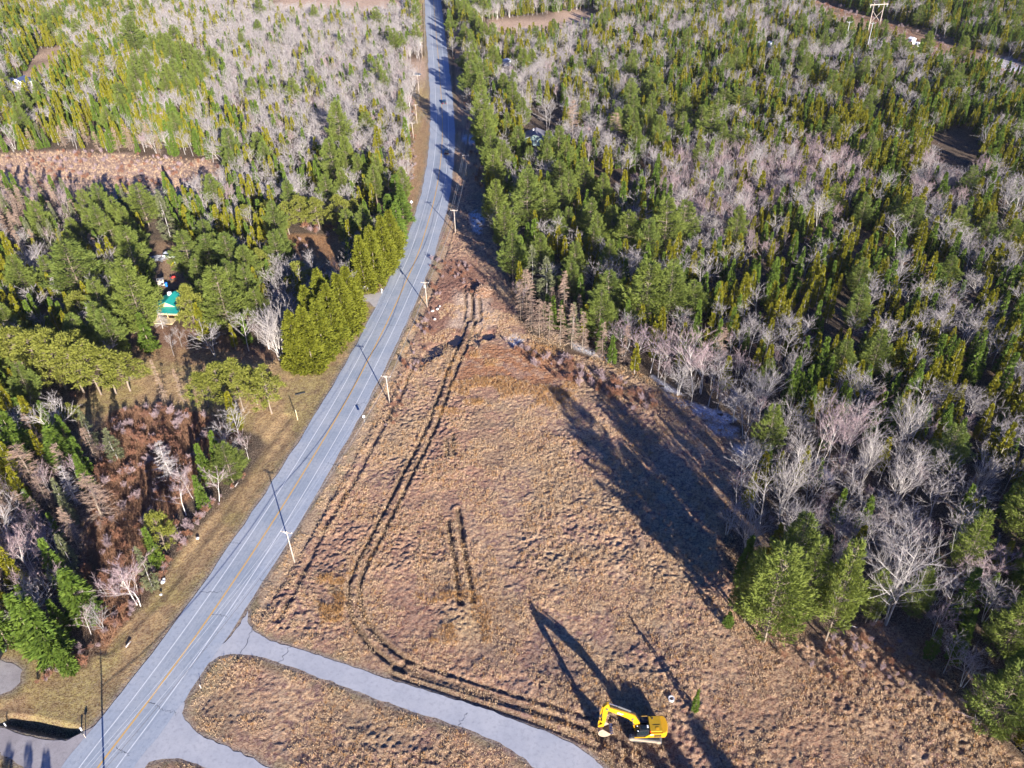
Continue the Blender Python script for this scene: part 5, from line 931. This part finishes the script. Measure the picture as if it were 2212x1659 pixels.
# ------------------------------------------------------------------ excavator (local x forward)
def excavator():
    bc = (G(1358.2, 1599.6)+G(1428.5, 1608))/2; d = (G(1358.2, 1599.6)-G(1428.5, 1608)).normalized(); ang = math.atan2(d.y, d.x); side = Vector((-d.y, d.x, 0)) if False else Vector((d.y, -d.x, 0))
    if side.y < 0: side = -side
    c = bc+side*1.75; k = 1.12; tang = ang-math.pi if ang > 0 else ang+math.pi; ang = math.pi; o = empty('excavator', (c.x, c.y, gz(c.x, c.y)*0-.05), ang, k); tag(o, 'yellow tracked excavator with raised boom parked beside the side road end', 'excavator')
    prof = []; L = 5.0; R_ = .5
    for i in range(9): a = -math.pi/2+math.pi*i/8; prof.append((L/2-R_+math.cos(a)*R_, R_+math.sin(a)*R_))
    for i in range(9): a = math.pi/2+math.pi*i/8; prof.append((-L/2+R_+math.cos(a)*R_, R_+math.sin(a)*R_))
    for s_ in (-1, 1):
        b = MB(); b.prism(prof, s_*1.3-.32, s_*1.3+.32)
        for q in range(26):
            x = -2.1+q*.168; b.box((x, s_*1.3, 1.02), (.05, .62, .06)); b.box((x, s_*1.3, .0), (.05, .62, .05))
        t = b.build('track', DGREY, o); b = MB(); b.prism([(-1.9, .28), (1.9, .28), (2.0, .5), (1.9, .74), (-1.9, .74), (-2.0, .5)], s_*1.3-.36, s_*1.3+.36); b.build('track_frame', TAN, t, .03)
        for x in (-2.0, 2.0): MB().tube([(x, s_*1.3-.38, .5), (x, s_*1.3+.38, .5)], .36, 14).build('sprocket', TAN, t)
        t.rotation_euler.z = tang
        for x in (-1.2, -.4, .4, 1.2): MB().tube([(x, s_*1.3-.37, .2), (x, s_*1.3+.37, .2)], .13, 8).build('roller', DGREY, t)
    MB().box((0, 0, .62), (2.6, 2.0, .5)).build('undercarriage', DGREY, o, .05); MB().tube([(0, 0, .85), (0, 0, 1.15)], .75, 20).build('turntable', DGREY, o)
    MB().prism([(1.45, -1.45), (1.7, -1.2), (1.7, 1.3), (-2.3, 1.45), (-2.3, -1.45)], 1.12, 1.35, 'xy').build('deck', BLK, o, .03)
    # counterweight with rounded rear
    cw = [(-2.25, -1.5), (-2.25, 1.5), (-2.75, 1.42), (-3.05, 1.1), (-3.2, .5), (-3.24, 0), (-3.2, -.5), (-3.05, -1.1), (-2.75, -1.42)]
    MB().prism(cw, 1.1, 2.35, 'xy').build('counterweight', YEL, o, .1)
    h = MB(); h.box((-1.35, -.05, 1.95), (1.85, 2.5, 1.1)); hd = h.build('engine_hood', YEL_SHADE, o, .07)
    MB().box((-1.5, .2, 2.53), (1.1, .05, .03)).build('hood_seam', BLK, hd); MB().box((-1.6, .75, 2.54), (.5, .3, .04)).build('hatch', YEL, hd); MB().tube([(-1.0, -.8, 2.5), (-1.0, -.8, 2.95)], .09, 10).build('exhaust', BLK, hd)
    # side panel on the cab side with louvres
    sp = MB().prism([(-2.3, 1.3), (.45, 1.3), (-.1, 1.85), (-.5, 2.25), (-2.3, 2.3)], 1.28, 1.5).build('side_panel', YEL, o, .03); lv = MB()
    for q in range(6): lv.box((-1.55, 1.51, 1.5+q*.11), (1.1, .03, .05))
    lv.build('louvres', BLK, sp); MB().prism([(-2.3, 1.3), (1.6, 1.3), (1.6, 1.5), (-2.3, 1.5)], -1.5, -1.28).build('side_panel', YEL, o, .02); MB().box((.9, 1.42, 1.25), (2.0, .1, .14)).build('step_rail', YEL, o)
    MB().box((.0, -1.0, 1.65), (1.7, .9, .65)).build('tool_box', BLK, o, .04)
    MB().tube([(-.45, 1.2, 2.3), (-.45, 1.2, 2.5)], .09, 8).build('fuel_cap', RED, o)
    # cab
    cf = [(-.25, 1.35), (1.55, 1.35), (1.62, 2.2), (1.2, 3.0), (-.2, 3.05)]
    cb = MB().prism(cf, .42, 1.38).build('cab', BLK, o, .06); MB().prism([(-.1, 1.95), (1.5, 1.9), (1.52, 2.2), (1.15, 2.85), (-.1, 2.9)], 1.36, 1.40).build('side_window', GLASS, cb)
    MB().prism([(1.60, 1.7), (1.66, 2.2), (1.24, 2.95), (1.2, 2.9), (1.58, 2.2)], .5, 1.3).build('windscreen', GLASS, cb); MB().box((.5, .9, 3.07), (.75, .6, .05)).build('roof_hatch', GLASS, cb); MB().box((-.05, .75, 3.12), (.22, .38, .08)).build('roof_light', WHITE, cb)
    for y_ in (.5, 1.3): MB().tube([(1.4, y_, 2.8), (1.55, y_, 2.95)], .06, 6).build('work_light', WHITE, cb)
    MB().tube([(1.3, 1.4, 2.2), (1.3, 1.75, 2.3), (1.3, 1.75, 2.7)], .02, 5).build('mirror', BLK, cb)
    MB().tube([(-.5, -1.35, 1.35), (-.5, -1.35, 2.4), (1.3, -1.35, 2.4), (1.3, -1.35, 1.35)], .03, 6).build('handrail', YEL, o)
    # boom: pivot (0.9,0,1.7) -> bend -> tip
    py = -.12
    ax = (6.6, 8.4); pv = (.85, 1.75)
    boomp = [(.6, 1.5), (1.1, 1.4), (2.0, 3.1), (2.9, 4.35), (6.25, 6.75), (6.42, 7.05), (6.25, 7.35), (5.95, 7.32), (2.6, 5.5), (1.9, 4.95), (1.2, 3.5)]
    bm_ = MB().prism(boomp, py-.32, py+.32).build('boom', YEL, o, .05)
    for x, z, r_ in ((.85, 1.7, .2), (2.2, 4.3, .17), (6.2, 7.1, .2)): MB().tube([(x, py-.4, z), (x, py+.4, z)], r_, 12).build('pin', DGREY, bm_)
    for s_ in (-1, 1): cy = MB().tube([(1.6, py+s_*.42, 1.3), (2.0, py+s_*.42, 2.9)], .12, 10).build('boom_cylinder', YEL, o); MB().tube([(2.0, py+s_*.42, 2.9), (2.35, py+s_*.40, 4.3)], .065, 8).build('rod', CHR, cy)
    cy = MB().tube([(2.6, py, 5.85), (4.6, py, 7.25)], .14, 10).build('stick_cylinder', DGREY, o); MB().tube([(4.6, py, 7.25), (6.0, py, 8.1)], .075, 8).build('rod', CHR, cy)
    for q in (-.2, -.08, .08, .2): MB().tube([(1.1, py+q, 3.3), (1.8, py+q, 5.1), (2.7, py+q, 5.7), (5.8, py+q, 7.4)], .035, 5).build('hose', BLK, bm_)
    st = [(5.85, 7.4), (5.95, 8.15), (6.3, 8.1), (6.75, 7.4), (6.85, 5.8), (6.75, 3.1), (6.5, 2.85), (6.3, 3.1), (6.1, 5.5)]
    sk = MB().prism(st, py-.24, py+.24).build('stick', YEL, o, .04); cy = MB().tube([(6.85, py, 7.3), (7.1, py, 5.4)], .11, 10).build('bucket_cylinder', YEL, o); MB().tube([(7.1, py, 5.4), (7.2, py, 3.9)], .06, 8).build('rod', CHR, cy)
    for y_ in (-.3, .2): MB().prism([(7.15, 4.1), (7.3, 3.95), (6.7, 3.25), (6.5, 3.35)], py+y_, py+y_+.1).build('link', YEL, o)
    MB().prism([(7.12, 4.05), (7.3, 3.95), (7.35, 2.5), (7.15, 2.4)], py-.12, py+.12).build('link', YEL, o)
    bw = .8; cx_, cz_ = 6.35, 1.45; pr_ = []
    for i in range(15): a = math.radians(70-i*16.5); pr_.append((cx_+math.cos(a)*1.0, cz_+math.sin(a)*1.05))
    inn = [(cx_+(x-cx_)*.93, cz_+(z-cz_)*.93) for x, z in pr_]; b = MB(); n = len(pr_)
    for sh_, q in ((pr_, 0), (inn, .03)):
        b.add([(x, py-bw+q, z) for x, z in sh_]+[(x, py+bw-q, z) for x, z in sh_], [(i, i+1, n+i+1, n+i) for i in range(n-1)])
    for y_ in (py-bw, py+bw): b.prism(pr_, y_-.03, y_+.03)
    bk = b.build('bucket', TAN, o); ex, ez = pr_[-1]
    for q in range(5): MB().prism([(ex+.12, ez-.08), (ex+.12, ez+.1), (ex-.38, ez+.22)], py-bw+.03+q*.36, py-bw+.15+q*.36).build('tooth', CHR, bk)
    for y_ in (-.3, .2): MB().prism([(6.4, 3.05), (6.7, 3.1), (7.4, 2.6), (7.3, 2.2), (6.5, 2.3)], py+y_, py+y_+.1).build('bucket_ear', YEL, bk)
    def txt(s, loc, size, rot, par, mat=WHITE):
        c_ = bpy.data.curves.new('lettering', 'FONT'); c_.body = s; c_.size = size; c_.extrude = .008; c_.offset = .012; c_.materials.append(mat); t = bpy.data.objects.new('lettering', c_); COL.objects.link(t); t.parent = par; t.location = loc; t.rotation_euler = rot
        bpy.context.view_layer.update(); dg = bpy.context.evaluated_depsgraph_get(); me = bpy.data.meshes.new_from_object(t.evaluated_get(dg)); o2 = link('lettering', me, par); o2.location = loc; o2.rotation_euler = rot; bpy.data.objects.remove(t)
    an = math.atan2(2.4, 3.35)
    txt('CAT', (4.75, py+.335, 5.95), .55, (math.pi/2, an, math.pi), bm_); txt('CAT', (-.35, 1.515, 1.95), .3, (math.pi/2, 0, math.pi), sp)
    return o
EXC = excavator()

# ------------------------------------------------------------------ haze
hm = bpy.data.materials.new('haze_air'); hm.use_nodes = True; n_ = hm.node_tree; n_.nodes.remove(n_.nodes['Principled BSDF']); pv_ = n_.nodes.new('ShaderNodeVolumePrincipled')
pv_.inputs['Color'].default_value = (.90, .93, 1.0, 1); pv_.inputs['Density'].default_value = .000025; pv_.inputs['Anisotropy'].default_value = 0.0; n_.links.new(pv_.outputs[0], n_.nodes['Material Output'].inputs['Volume'])
b = MB(); b.box((0, 3000, 68.0), (10600, 12600, 142.0)); o = b.build('haze', hm); tag(o, 'thin pale air over the woods', 'haze', kind='stuff')
